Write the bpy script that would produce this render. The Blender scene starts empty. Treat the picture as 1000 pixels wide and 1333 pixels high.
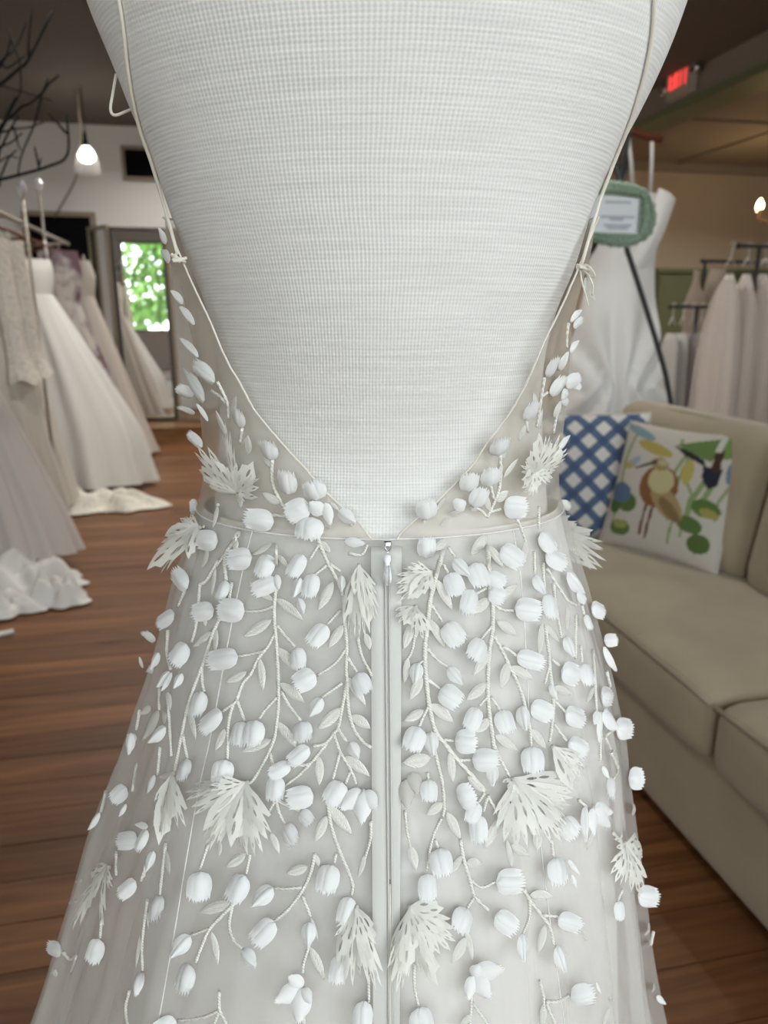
import bpy, bmesh, math, random
from mathutils import Vector, Matrix
from mathutils.bvhtree import BVHTree

random.seed(7)
scene = bpy.context.scene
COL = scene.collection
PI = math.pi

# ------------------------------------------------------------------ camera
F = 960.0                      # focal length in pixels of the 1000 x 1333 frame
PITCH = math.radians(15.0)
YAW = math.radians(12.0)       # the room's depth axis lies 12 degrees left of the view
CAMZ = 1.30
sp, cp, sy, cy = math.sin(PITCH), math.cos(PITCH), math.sin(YAW), math.cos(YAW)
RIGHT = Vector((cy, -sy, 0)); HEAD = Vector((sy, cy, 0))
FWD = HEAD * cp - Vector((0, 0, sp)); UP = HEAD * sp + Vector((0, 0, cp))
CAM = Vector((0, 0, CAMZ))
cd = bpy.data.cameras.new('camera'); co = bpy.data.objects.new('camera', cd); COL.objects.link(co)
cd.sensor_fit = 'VERTICAL'; cd.sensor_height = 36.0; cd.lens = F / 1333.0 * 36.0
cd.clip_start = 0.02; cd.clip_end = 200
co.location = CAM
co.rotation_euler = (PI / 2 - PITCH, 0, -YAW)
cd.dof.use_dof = True; cd.dof.focus_distance = 0.48; cd.dof.aperture_fstop = 8.0
scene.camera = co
scene.cycles.transparent_max_bounces = 16

# ------------------------------------------------------------------ light and exposure
scene.view_settings.view_transform = 'Standard'
scene.view_settings.look = 'None'
scene.view_settings.exposure = 1.25
scene.view_settings.gamma = 1.0
scene.view_settings.use_curve_mapping = False
w = bpy.data.worlds.new('overcast_sky'); scene.world = w; w.use_nodes = True
wn = w.node_tree.nodes
bg = wn['Background']; bg.inputs[0].default_value = (0.90, 0.95, 1.0, 1); bg.inputs[1].default_value = 5.3
WIN = [(-1.45, 0.15), (0.45, 2.05), (2.35, 3.75)]     # the three shop windows behind the camera, x ranges
WY, WZ0, WZ1 = -2.3, 0.90, 2.95
for (x0, x1) in WIN:
    ld = bpy.data.lights.new('window_portal', 'AREA'); ld.shape = 'RECTANGLE'
    ld.size = x1 - x0; ld.size_y = WZ1 - WZ0; ld.cycles.is_portal = True
    lo = bpy.data.objects.new('window_portal', ld); COL.objects.link(lo)
    lo.location = ((x0 + x1) / 2, WY - 0.13, (WZ0 + WZ1) / 2); lo.rotation_euler = (PI / 2, 0, 0)

# ------------------------------------------------------------------ helpers
def ray(px, py):
    return FWD + RIGHT * ((px - 500) / F) - UP * ((py - 666.5) / F)
def at_depth(px, py, d): return CAM + ray(px, py) * d
def at_y(px, py, Y): r = ray(px, py); return CAM + r * (Y / r.y)
def at_x(px, py, X): r = ray(px, py); return CAM + r * (X / r.x)
def at_z(px, py, Z=0.0): r = ray(px, py); return CAM + r * ((Z - CAMZ) / r.z)
def proj(P):
    v = P - CAM; d = v.dot(FWD)
    return 500 + F * v.dot(RIGHT) / d, 666.5 - F * v.dot(UP) / d, d
def loc2w(x, y, z): return RIGHT * x + HEAD * y + Vector((0, 0, z))

WM = {}
def link(o, parent=None, mat=None):
    """link an object at a world matrix below a parent"""
    COL.objects.link(o)
    mat = mat or Matrix.Identity(4)
    WM[o.name] = mat
    if parent is not None:
        o.parent = parent
        o.matrix_basis = WM[parent.name].inverted() @ mat
    else:
        o.matrix_basis = mat
    return o
def tag(o, label=None, cat=None, group=None, kind=None):
    if label: o['label'] = label
    if cat: o['category'] = cat
    if group: o['group'] = group
    if kind: o['kind'] = kind
    return o
def thing(name, label, cat, loc=(0, 0, 0), group=None):
    o = bpy.data.objects.new(name, None); o.empty_display_size = 0.05
    link(o, None, Matrix.Translation(Vector(loc)))
    return tag(o, label, cat, group)
def smooth(me, on=True):
    if on:
        me.polygons.foreach_set('use_smooth', [True] * len(me.polygons))
def mesh_obj(name, verts, faces, mat, parent=None, sm=True, W=None):
    me = bpy.data.meshes.new(name); me.from_pydata([tuple(v) for v in verts], [], faces); me.update()
    smooth(me, sm)
    if mat: me.materials.append(mat)
    o = bpy.data.objects.new(name, me)
    return link(o, parent, W)
def wobj(name, verts, faces, mat, parent=None, sm=True):
    """verts in world coordinates; origin at their mean"""
    c = Vector((0, 0, 0))
    for v in verts: c += Vector(v)
    c /= max(1, len(verts))
    return mesh_obj(name, [Vector(v) - c for v in verts], faces, mat, parent, sm, Matrix.Translation(c))

class MB:
    """collects primitives (world coordinates) into one mesh"""
    def __init__(s): s.v = []; s.f = []
    def add(s, v, f):
        b = len(s.v); s.v += [Vector(q) for q in v]; s.f += [tuple(i + b for i in q) for q in f]; return s
    def box(s, a, b, M=None):
        x0, y0, z0 = a; x1, y1, z1 = b
        v = [Vector(q) for q in ((x0,y0,z0),(x1,y0,z0),(x1,y1,z0),(x0,y1,z0),(x0,y0,z1),(x1,y0,z1),(x1,y1,z1),(x0,y1,z1))]
        if M: v = [M @ q for q in v]
        return s.add(v, [(0,3,2,1),(4,5,6,7),(0,1,5,4),(1,2,6,5),(2,3,7,6),(3,0,4,7)])
    def tube(s, pts, r, n=8, cap=True):
        pts = [Vector(p) for p in pts]
        rr = r if isinstance(r, (list, tuple)) else [r] * len(pts)
        t0 = (pts[1] - pts[0]).normalized()
        u = t0.orthogonal().normalized(); rings = []
        for i, p in enumerate(pts):
            t = (pts[min(i + 1, len(pts) - 1)] - pts[max(i - 1, 0)]).normalized()
            u = (u - t * u.dot(t)).normalized(); w_ = t.cross(u)
            rings.append([p + (u * math.cos(2*PI*k/n) + w_ * math.sin(2*PI*k/n)) * rr[i] for k in range(n)])
        v = [q for R in rings for q in R]; f = []
        for i in range(len(rings) - 1):
            for k in range(n):
                f.append((i*n+k, i*n+(k+1) % n, (i+1)*n+(k+1) % n, (i+1)*n+k))
        if cap:
            f.append(tuple(range(n))[::-1]); f.append(tuple((len(rings)-1)*n + k for k in range(n)))
        return s.add(v, f)
    def lathe(s, prof, c, n=24, sx=1, sy=1):
        c = Vector(c); v = []; f = []
        for (r, z) in prof:
            for k in range(n):
                v.append(c + Vector((r*sx*math.cos(2*PI*k/n), r*sy*math.sin(2*PI*k/n), z)))
        for i in range(len(prof) - 1):
            for k in range(n):
                f.append((i*n+k, i*n+(k+1) % n, (i+1)*n+(k+1) % n, (i+1)*n+k))
        return s.add(v, f)
    def build(s, name, mat, parent=None, sm=False):
        return wobj(name, s.v, s.f, mat, parent, sm)

def catmull(pts, sub=6):
    pts = [Vector(p) for p in pts]
    if len(pts) < 3:
        return [pts[0].lerp(pts[-1], i / sub) for i in range(sub + 1)]
    P = [pts[0]*2 - pts[1]] + pts + [pts[-1]*2 - pts[-2]]
    out = []
    for i in range(1, len(P) - 2):
        a, b, c, d = P[i-1], P[i], P[i+1], P[i+2]
        for k in range(sub):
            t = k / sub
            out.append(0.5*((2*b) + (c-a)*t + (2*a-5*b+4*c-d)*t*t + (3*b-a-3*c+d)*t**3))
    out.append(pts[-1])
    return out
def interp(tab, x):
    """smooth (monotone-ish cubic) lookup in a sorted table of (x, y)"""
    if x <= tab[0][0]:
        (a, b), (c, d) = tab[0], tab[1]; return b + (d-b)*(x-a)/(c-a)
    if x >= tab[-1][0]:
        (a, b), (c, d) = tab[-2], tab[-1]; return d + (d-b)*(x-c)/(c-a)
    for i in range(len(tab) - 1):
        if tab[i][0] <= x <= tab[i+1][0]: break
    x0, y0 = tab[i]; x1, y1 = tab[i+1]; h = x1 - x0
    s = (y1-y0)/h
    m0 = s if i == 0 else 0.5*(s + (y0-tab[i-1][1])/(x0-tab[i-1][0]))
    m1 = s if i+2 >= len(tab) else 0.5*(s + (tab[i+2][1]-y1)/(tab[i+2][0]-x1))
    t = (x-x0)/h
    return (2*t**3-3*t*t+1)*y0 + (t**3-2*t*t+t)*h*m0 + (-2*t**3+3*t*t)*y1 + (t**3-t*t)*h*m1
def rbox(size, r, puff=0.0, n=10):
    """rounded, optionally puffed box centred on its origin: verts, faces"""
    bm = bmesh.new(); bmesh.ops.create_cube(bm, size=2.0)
    bmesh.ops.subdivide_edges(bm, edges=bm.edges[:], cuts=n, use_grid_fill=True)
    hx, hy, hz = size[0]/2, size[1]/2, size[2]/2
    for v in bm.verts:
        q = Vector((math.sin(v.co.x*PI/2), math.sin(v.co.y*PI/2), math.sin(v.co.z*PI/2)))
        p = Vector((q.x*hx, q.y*hy, q.z*hz))
        i = Vector((max(-hx+r, min(hx-r, p.x)), max(-hy+r, min(hy-r, p.y)), max(-hz+r, min(hz-r, p.z))))
        d = p - i
        if d.length > 1e-9: p = i + d.normalized()*min(r, d.length*1.0 if d.length < r else r)
        k = [(1-q.y*q.y)*(1-q.z*q.z), (1-q.x*q.x)*(1-q.z*q.z), (1-q.x*q.x)*(1-q.y*q.y)]
        if size[2] == min(size): p.z += q.z*puff*k[2]
        elif size[0] == min(size): p.x += q.x*puff*k[0]
        else: p.y += q.y*puff*k[1]
        v.co = p
    bm.verts.ensure_lookup_table(); bm.verts.index_update()
    V = [v.co.copy() for v in bm.verts]; Fc = [tuple(v.index for v in f.verts) for f in bm.faces]
    bm.free(); return V, Fc

# ------------------------------------------------------------------ materials
def mat(name):
    m = bpy.data.materials.new(name); m.use_nodes = True
    return m, m.node_tree, m.node_tree.nodes['Principled BSDF']
def simple(name, col, rough=0.6, metal=0.0, spec=0.5, noise=None, bump=None, sheen=0.0):
    """noise: (scale, amount) colour variation; bump: (scale, strength, distance)"""
    m, nt, p = mat(name); N, L = nt.nodes, nt.links
    p.inputs['Base Color'].default_value = (*col, 1)
    p.inputs['Roughness'].default_value = rough; p.inputs['Metallic'].default_value = metal
    p.inputs['Specular IOR Level'].default_value = spec
    p.inputs['Sheen Weight'].default_value = sheen
    tc = N.new('ShaderNodeTexCoord')
    if noise:
        n = N.new('ShaderNodeTexNoise'); n.inputs['Scale'].default_value = noise[0]; n.inputs['Detail'].default_value = 4
        L.new(tc.outputs['Object'], n.inputs['Vector'])
        r = N.new('ShaderNodeMapRange'); r.inputs[1].default_value = 0.3; r.inputs[2].default_value = 0.7
        r.inputs[3].default_value = 1 - noise[1]; r.inputs[4].default_value = 1 + noise[1]
        L.new(n.outputs['Fac'], r.inputs[0])
        hs = N.new('ShaderNodeHueSaturation'); hs.inputs['Color'].default_value = (*col, 1)
        L.new(r.outputs[0], hs.inputs['Value']); L.new(hs.outputs[0], p.inputs['Base Color'])
    if bump:
        n = N.new('ShaderNodeTexNoise'); n.inputs['Scale'].default_value = bump[0]; n.inputs['Detail'].default_value = 3
        L.new(tc.outputs['Object'], n.inputs['Vector'])
        b = N.new('ShaderNodeBump'); b.inputs['Strength'].default_value = bump[1]; b.inputs['Distance'].default_value = bump[2]
        L.new(n.outputs['Fac'], b.inputs['Height']); L.new(b.outputs[0], p.inputs['Normal'])
    return m
def sheer(name, col, opac, weave=None, trans=0.5, folds=None):
    """net fabric: part see-through, part diffuse and translucent"""
    m, nt, p = mat(name); N, L = nt.nodes, nt.links
    N.remove(p); out = N['Material Output']
    d = N.new('ShaderNodeBsdfDiffuse'); d.inputs[0].default_value = (*col, 1)
    t = N.new('ShaderNodeBsdfTranslucent'); t.inputs[0].default_value = (*col, 1)
    a = N.new('ShaderNodeMixShader'); a.inputs[0].default_value = trans
    L.new(d.outputs[0], a.inputs[1]); L.new(t.outputs[0], a.inputs[2])
    tr = N.new('ShaderNodeBsdfTransparent')
    b = N.new('ShaderNodeMixShader'); b.inputs[0].default_value = opac
    L.new(tr.outputs[0], b.inputs[1]); L.new(a.outputs[0], b.inputs[2]); L.new(b.outputs[0], out.inputs[0])
    if weave:
        tc = N.new('ShaderNodeTexCoord')
        n = N.new('ShaderNodeTexNoise'); n.inputs['Scale'].default_value = weave[0]; n.inputs['Detail'].default_value = 2
        L.new(tc.outputs['Object'], n.inputs['Vector'])
        r = N.new('ShaderNodeMapRange'); r.inputs[1].default_value = 0.35; r.inputs[2].default_value = 0.65
        r.inputs[3].default_value = opac - weave[1]; r.inputs[4].default_value = opac + weave[1]
        L.new(n.outputs['Fac'], r.inputs[0]); L.new(r.outputs[0], b.inputs[0])
    return m
def petal_mat(name, col, trans=0.22, rough=0.5):
    m, nt, p = mat(name); N, L = nt.nodes, nt.links
    p.inputs['Base Color'].default_value = (*col, 1); p.inputs['Roughness'].default_value = rough
    p.inputs['Specular IOR Level'].default_value = 0.35
    t = N.new('ShaderNodeBsdfTranslucent'); t.inputs[0].default_value = (*col, 1)
    a = N.new('ShaderNodeMixShader'); a.inputs[0].default_value = trans
    L.new(p.outputs[0], a.inputs[1]); L.new(t.outputs[0], a.inputs[2]); L.new(a.outputs[0], N['Material Output'].inputs[0])
    return m
def emit(name, col, s):
    m, nt, p = mat(name)
    p.inputs['Base Color'].default_value = (*col, 1)
    p.inputs['Emission Color'].default_value = (*col, 1); p.inputs['Emission Strength'].default_value = s
    return m

def wood_mat(name, c1, c2, rough=0.32):
    m, nt, p = mat(name); N, L = nt.nodes, nt.links
    g = N.new('ShaderNodeNewGeometry'); oi = N.new('ShaderNodeObjectInfo')
    mp = N.new('ShaderNodeVectorMath'); mp.operation = 'MULTIPLY'; mp.inputs[1].default_value = (1.1, 22, 6)
    L.new(g.outputs['Position'], mp.inputs[0])
    ad = N.new('ShaderNodeVectorMath'); ad.operation = 'MULTIPLY_ADD'
    ad.inputs[1].default_value = (1, 1, 1)
    sc = N.new('ShaderNodeVectorMath'); sc.operation = 'SCALE'; sc.inputs[0].default_value = (37, 11, 23)
    L.new(oi.outputs['Random'], sc.inputs['Scale']); L.new(mp.outputs[0], ad.inputs[0]); L.new(sc.outputs[0], ad.inputs[2])
    n = N.new('ShaderNodeTexNoise'); n.inputs['Scale'].default_value = 1.3; n.inputs['Detail'].default_value = 6; n.inputs['Roughness'].default_value = 0.62
    n.inputs['Distortion'].default_value = 0.6
    L.new(ad.outputs[0], n.inputs['Vector'])
    cr = N.new('ShaderNodeValToRGB'); cr.color_ramp.elements[0].position = 0.32; cr.color_ramp.elements[1].position = 0.68
    cr.color_ramp.elements[0].color = (*c1, 1); cr.color_ramp.elements[1].color = (*c2, 1)
    L.new(n.outputs['Fac'], cr.inputs[0])
    hs = N.new('ShaderNodeHueSaturation')
    r = N.new('ShaderNodeMapRange'); r.inputs[3].default_value = 0.72; r.inputs[4].default_value = 1.28
    L.new(oi.outputs['Random'], r.inputs[0]); L.new(r.outputs[0], hs.inputs['Value']); L.new(cr.outputs[0], hs.inputs['Color'])
    # knots
    vo = N.new('ShaderNodeTexVoronoi'); vo.inputs['Scale'].default_value = 1.0
    mk = N.new('ShaderNodeVectorMath'); mk.operation = 'MULTIPLY'; mk.inputs[1].default_value = (1.3, 4.2, 1)
    L.new(g.outputs['Position'], mk.inputs[0]); L.new(mk.outputs[0], vo.inputs['Vector'])
    kr = N.new('ShaderNodeMapRange'); kr.inputs[1].default_value = 0.03; kr.inputs[2].default_value = 0.09; kr.inputs[3].default_value = 0.25; kr.inputs[4].default_value = 1
    L.new(vo.outputs['Distance'], kr.inputs[0])
    mx = N.new('ShaderNodeMix'); mx.data_type = 'RGBA'; mx.blend_type = 'MULTIPLY'; mx.inputs[0].default_value = 1
    L.new(hs.outputs[0], mx.inputs[6]); L.new(kr.outputs[0], mx.inputs[7])
    L.new(mx.outputs[2], p.inputs['Base Color'])
    p.inputs['Roughness'].default_value = rough; p.inputs['Specular IOR Level'].default_value = 0.3
    b = N.new('ShaderNodeBump'); b.inputs['Strength'].default_value = 0.15; b.inputs['Distance'].default_value = 0.002
    L.new(n.outputs['Fac'], b.inputs['Height']); L.new(b.outputs[0], p.inputs['Normal'])
    return m

def knit_mat(name, col, dark):
    m, nt, p = mat(name); N, L = nt.nodes, nt.links
    uv = N.new('ShaderNodeUVMap'); uv.uv_map = 'UVMap'
    sx = N.new('ShaderNodeSeparateXYZ'); L.new(uv.outputs[0], sx.inputs[0])
    def sine(sock, period, ph=None):
        mm = N.new('ShaderNodeMath'); mm.operation = 'MULTIPLY'; mm.inputs[1].default_value = 2*PI/period; L.new(sock, mm.inputs[0])
        if ph is not None:
            ad = N.new('ShaderNodeMath'); ad.operation = 'ADD'; L.new(mm.outputs[0], ad.inputs[0]); L.new(ph, ad.inputs[1]); mm = ad
        s = N.new('ShaderNodeMath'); s.operation = 'SINE'; L.new(mm.outputs[0], s.inputs[0]); return s.outputs[0]
    nz = N.new('ShaderNodeTexNoise'); nz.inputs['Scale'].default_value = 60; L.new(uv.outputs[0], nz.inputs['Vector'])
    ph = N.new('ShaderNodeMath'); ph.operation = 'MULTIPLY'; ph.inputs[1].default_value = 2.5; L.new(nz.outputs['Fac'], ph.inputs[0])
    a = sine(sx.outputs[0], 0.0026, ph.outputs[0]); b = sine(sx.outputs[1], 0.0022, ph.outputs[0])
    mu = N.new('ShaderNodeMath'); mu.operation = 'ADD'; L.new(a, mu.inputs[0])
    m2 = N.new('ShaderNodeMath'); m2.operation = 'MULTIPLY'; m2.inputs[1].default_value = 0.9; L.new(b, m2.inputs[0]); L.new(m2.outputs[0], mu.inputs[1])
    r = N.new('ShaderNodeMapRange'); r.inputs[1].default_value = -1.7; r.inputs[2].default_value = 0.2
    L.new(mu.outputs[0], r.inputs[0])
    # slubs: faint uneven courses
    mp = N.new('ShaderNodeVectorMath'); mp.operation = 'MULTIPLY'; mp.inputs[1].default_value = (14, 420, 1); L.new(uv.outputs[0], mp.inputs[0])
    n2 = N.new('ShaderNodeTexNoise'); n2.inputs['Scale'].default_value = 1.0; n2.inputs['Detail'].default_value = 3; L.new(mp.outputs[0], n2.inputs['Vector'])
    mix = N.new('ShaderNodeMix'); mix.data_type = 'RGBA'; mix.inputs[6].default_value = (*dark, 1); mix.inputs[7].default_value = (*col, 1)
    L.new(r.outputs[0], mix.inputs[0])
    hs = N.new('ShaderNodeHueSaturation'); rr = N.new('ShaderNodeMapRange'); rr.inputs[1].default_value = 0.3; rr.inputs[2].default_value = 0.7
    rr.inputs[3].default_value = 0.92; rr.inputs[4].default_value = 1.06
    L.new(n2.outputs['Fac'], rr.inputs[0]); L.new(rr.outputs[0], hs.inputs['Value']); L.new(mix.outputs[2], hs.inputs['Color'])
    L.new(hs.outputs[0], p.inputs['Base Color'])
    p.inputs['Roughness'].default_value = 0.85; p.inputs['Specular IOR Level'].default_value = 0.2; p.inputs['Sheen Weight'].default_value = 0.15
    bp = N.new('ShaderNodeBump'); bp.inputs['Strength'].default_value = 0.22; bp.inputs['Distance'].default_value = 0.0006
    L.new(mu.outputs[0], bp.inputs['Height']); L.new(bp.outputs[0], p.inputs['Normal'])
    return m

def thread_mat(name, col, scale):
    """satin-stitch embroidery: fine slanting thread relief with a sheen"""
    m, nt, p = mat(name); N, L = nt.nodes, nt.links
    tc = N.new('ShaderNodeTexCoord')
    wv = N.new('ShaderNodeTexWave'); wv.wave_type = 'BANDS'; wv.bands_direction = 'DIAGONAL'; wv.inputs['Scale'].default_value = scale
    wv.inputs['Distortion'].default_value = 2.5; wv.inputs['Detail'].default_value = 2; wv.inputs['Detail Scale'].default_value = 3
    L.new(tc.outputs['Object'], wv.inputs['Vector'])
    mix = N.new('ShaderNodeMix'); mix.data_type = 'RGBA'
    mix.inputs[6].default_value = (col[0]*0.72, col[1]*0.70, col[2]*0.65, 1); mix.inputs[7].default_value = (*col, 1)
    L.new(wv.outputs['Fac'], mix.inputs[0]); L.new(mix.outputs[2], p.inputs['Base Color'])
    p.inputs['Roughness'].default_value = 0.38; p.inputs['Specular IOR Level'].default_value = 0.6
    b = N.new('ShaderNodeBump'); b.inputs['Strength'].default_value = 0.6; b.inputs['Distance'].default_value = 0.0006
    L.new(wv.outputs['Fac'], b.inputs['Height']); L.new(b.outputs[0], p.inputs['Normal'])
    return m

M = {}
M['knit'] = knit_mat('knit_cover', (0.76, 0.75, 0.735), (0.68, 0.67, 0.645))
M['petal'] = petal_mat('white_petal_fabric', (0.86, 0.865, 0.86))
M['cutwork'] = petal_mat('ivory_cutwork_fabric', (0.80, 0.79, 0.74), 0.25, 0.42)
M['ghost'] = petal_mat('organza_petal', (0.70, 0.68, 0.64), 0.4)
M['leaf_thread'] = thread_mat('leaf_embroidery', (0.90, 0.89, 0.85), 6.0)
M['stem_thread'] = thread_mat('stem_embroidery', (0.90, 0.89, 0.85), 260)
M['tulle'] = sheer('ivory_tulle', (0.82, 0.80, 0.77), 0.30)
M['tulle_in'] = sheer('inner_ivory_tulle', (0.80, 0.78, 0.745), 0.30)
M['bodice_net'] = sheer('nude_bodice_net', (0.72, 0.65, 0.55), 0.36, None, 0.35)
M['lining'] = simple('satin_lining', (0.78, 0.765, 0.745), 0.42, spec=0.4)
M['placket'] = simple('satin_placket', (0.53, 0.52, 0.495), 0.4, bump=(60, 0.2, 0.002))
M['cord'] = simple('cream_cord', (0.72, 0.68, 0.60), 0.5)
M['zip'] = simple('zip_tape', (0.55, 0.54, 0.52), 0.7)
M['chrome'] = simple('polished_metal', (0.86, 0.88, 0.92), 0.16, 1.0)
M['enamel'] = simple('white_enamel', (0.88, 0.90, 0.93), 0.22)
M['wall'] = simple('white_wall_paint', (0.80, 0.79, 0.77), 0.8, bump=(40, 0.1, 0.002))
M['wall_tan'] = simple('tan_wall_paint', (0.50, 0.425, 0.33), 0.8, bump=(40, 0.1, 0.002))
M['ceiling'] = simple('brown_ceiling_paint', (0.13, 0.114, 0.096), 0.85)
M['ceiling_r'] = simple('tan_ceiling_paint', (0.29, 0.25, 0.205), 0.85)
M['sage'] = simple('sage_paint', (0.16, 0.185, 0.10), 0.5)
M['olive'] = simple('olive_paint', (0.13, 0.145, 0.075), 0.5)
M['black'] = simple('black_lacquer', (0.008, 0.008, 0.008), 0.6, spec=0.12)
M['charcoal'] = simple('charcoal_metal', (0.03, 0.032, 0.033), 0.35)
M['void'] = simple('black_velvet', (0.006, 0.006, 0.007), 0.95, spec=0.05)
M['plank'] = wood_mat('heart_pine', (0.095, 0.037, 0.0135), (0.225, 0.096, 0.036), 0.45)
M['subfloor'] = simple('dark_gap', (0.03, 0.014, 0.007), 0.9)
M['plat'] = wood_mat('platform_oak', (0.16, 0.075, 0.03), (0.30, 0.155, 0.065), 0.4)
M['linen'] = simple('tan_linen', (0.335, 0.278, 0.188), 0.9, noise=(7, 0.07), bump=(420, 0.35, 0.002), sheen=0.2)
M['welt'] = simple('tan_welt_cord', (0.29, 0.25, 0.18), 0.9)
M['mirror'] = simple('mirror_glass', (0.86, 0.87, 0.86), 0.015, 1.0)
M['frame_dark'] = simple('dark_wood_frame', (0.035, 0.026, 0.02), 0.45)
M['frame_tan'] = simple('weathered_tan_wood', (0.28, 0.23, 0.17), 0.6)
M['hanger_wood'] = simple('mahogany', (0.12, 0.035, 0.015), 0.35)
M['clear'] = sheer('clear_plastic', (0.7, 0.7, 0.7), 0.05)

# ------------------------------------------------------------------ the room
XL, XR, YF, YB = -2.90, 9.0, WY, 9.0
ZC, ZC2 = 3.23, 3.11
XH0, XH1 = 3.86, 4.11           # the dropped beam between the two halves of the shop
def struct(o): o['kind'] = 'structure'; return o
fl = struct(MB().box((XL, YF, -0.10), (XR, YB, -0.022)).build('floor', M['subfloor']))
pw = 0.135; rnd = random.Random(3)
pb = MB().box((-0.5, -0.5, -0.5), (0.5, 0.5, 0.5))
pme = bpy.data.meshes.new('plank'); pme.from_pydata([tuple(v) for v in pb.v], [], pb.f); pme.update(); pme.materials.append(M['plank'])
y = YF; n_pl = 0
while y < YB - 0.02:
    x = XL; x1 = 0
    yw = min(pw, YB - y)
    first = rnd.uniform(1.0, 4.2)
    while x < XR - 0.01:
        L_ = first if x == XL else rnd.uniform(3.2, 4.8)
        x1 = min(XR, x + L_)
        if XR - x1 < 0.8: x1 = XR
        o = bpy.data.objects.new('plank', pme)
        dz = rnd.uniform(-0.0012, 0.0)
        link(o, fl, Matrix.Translation(((x + x1)/2, y + yw/2, -0.011 + dz)) @ Matrix.Diagonal((x1 - x - 0.002, yw - 0.0035, 0.022, 1)))
        x = x1; n_pl += 1
    y += pw
struct(MB().box((XL-.15, YF-.2, ZC), (XH0+.02, YB+.15, ZC+.12)).build('ceiling', M['ceiling']))
cr = struct(MB().box((XH0+.02, YF-.2, ZC2), (XR+.15, YB+.15, ZC2+.24)).build('ceiling_side_room', M['ceiling_r']))
for yy in (0.6, 2.2, 3.8, 5.4, 7.0):
    MB().box((XH1, yy-.03, ZC2-.022), (XR, yy+.03, ZC2)).build('batten', M['ceiling_r'], cr)
for xx in (5.6, 7.2):
    MB().box((xx-.03, YF, ZC2-.024), (xx+.03, YB, ZC2-.001)).build('batten', M['ceiling_r'], cr)
struct(MB().box((XL-.15, YF, 0), (XL, YB, ZC)).build('wall_left', M['wall']))
struct(MB().box((XL-.15, YB, 0), (XH0+.12, YB+.15, ZC)).build('wall_back', M['wall']))
struct(MB().box((XH0+.12, YB, 0), (XR+.15, YB+.15, ZC)).build('wall_back_side_room', M['wall_tan']))
struct(MB().box((XR, YF, 0), (XR+.15, YB, ZC)).build('wall_right', M['wall_tan']))
hb = struct(MB().box((XH0, YF, 3.02), (XH1, YB, ZC-.002)).build('trim_1', M['ceiling_r']))
MB().box((XH0-.025, YF, 2.955), (XH1+.025, YB, 3.018)).build('green_casing', M['sage'], hb)
struct(MB().box((XL, YB-.02, 0.002), (XH0, YB-.001, 0.16)).build('baseboard_back', M['wall']))
struct(MB().box((XL+.001, YF, 0.002), (XL+.02, YB-.02, 0.16)).build('baseboard_left', M['wall']))
struct(MB().box((XH0+.15, YB-.09, ZC2-.10), (XR, YB-.001, ZC2-.001)).build('trim_2', M['ceiling_r']))
# front wall with its three windows, behind the camera
fw = MB()
edges = [XL - .15] + [e for ab in WIN for e in ab] + [XR + .15]
for i in range(0, len(edges), 2):
    fw.box((edges[i], YF-.2, 0), (edges[i+1], YF, ZC))
for (a, b) in WIN:
    fw.box((a, YF-.2, 0), (b, YF, WZ0)); fw.box((a, YF-.2, WZ1), (b, YF, ZC))
struct(fw.build('wall_front', M['wall']))
M['pane'] = sheer('window_glass', (0.8, 0.85, 0.85), 0.03, None, 0.0)
for i, (a, b) in enumerate(WIN):
    m = MB(); t = 0.05
    m.box((a, YF-.12, WZ0), (a+t, YF-.04, WZ1)); m.box((b-t, YF-.12, WZ0), (b, YF-.04, WZ1))
    m.box((a+t, YF-.12, WZ0), (b-t, YF-.04, WZ0+t)); m.box((a+t, YF-.12, WZ1-t), (b-t, YF-.04, WZ1))
    wo = struct(m.build('window_%d' % (i+1), M['sage']))
    xm = (a+b)/2; zm = WZ0 + (WZ1-WZ0)*0.62
    MB().box((xm-.015, YF-.1, WZ0+t), (xm+.015, YF-.06, WZ1-t)).box((a+t, YF-.1, zm-.015), (xm-.015, YF-.06, zm+.015)).box((xm+.015, YF-.1, zm-.015), (b-t, YF-.06, zm+.015)).build('muntin', M['sage'], wo)
    for (p0, p1) in ((a+t, xm-.015), (xm+.015, b-t)):
        for (q0, q1) in ((WZ0+t, zm-.015), (zm+.015, WZ1-t)):
            MB().box((p0, YF-.083, q0), (p1, YF-.079, q1)).build('pane', M['pane'], wo)
# pavement and trees outside the windows
M['asphalt'] = simple('pavement', (0.25, 0.25, 0.24), 0.9)
struct(MB().box((-30, -40, -0.3), (40, YF-.2, -0.12)).build('ground_outside', M['asphalt']))
M['foliage'] = simple('spring_foliage', (0.13, 0.26, 0.05), 0.6)
M['bark'] = simple('tree_bark', (0.10, 0.075, 0.05), 0.9)
def street_tree(x, y, h, r, label, seed):
    rn = random.Random(seed)
    t = thing('street_tree', label, 'tree', (x, y, -0.12), 'trees outside the shop windows')
    MB().tube([(x, y, -.12), (x+.05, y, h*.3), (x-.04, y+.05, h*.62)], [.11, .085, .05], 10).build('trunk', M['bark'], t, True)
    m = MB()
    for i in range(2200):
        d = Vector((rn.gauss(0, 1), rn.gauss(0, 1), rn.gauss(0, 1))).normalized() * r * rn.uniform(.35, 1) ** .5
        c = Vector((x, y, h*.72)) + Vector((d.x, d.y, d.z*1.15))
        u = Vector((rn.gauss(0, 1), rn.gauss(0, 1), rn.gauss(0, 1))).normalized(); v = u.orthogonal().normalized(); s = rn.uniform(.09, .19)
        m.add([c-u*s, c+v*s*.5, c+u*s, c-v*s*.5], [(0, 1, 2, 3)])
    m.build('foliage', M['foliage'], t)
street_tree(-1.2, -6.5, 3.4, 1.45, 'green street tree left of the middle window, seen in the mirror', 1)
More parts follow.
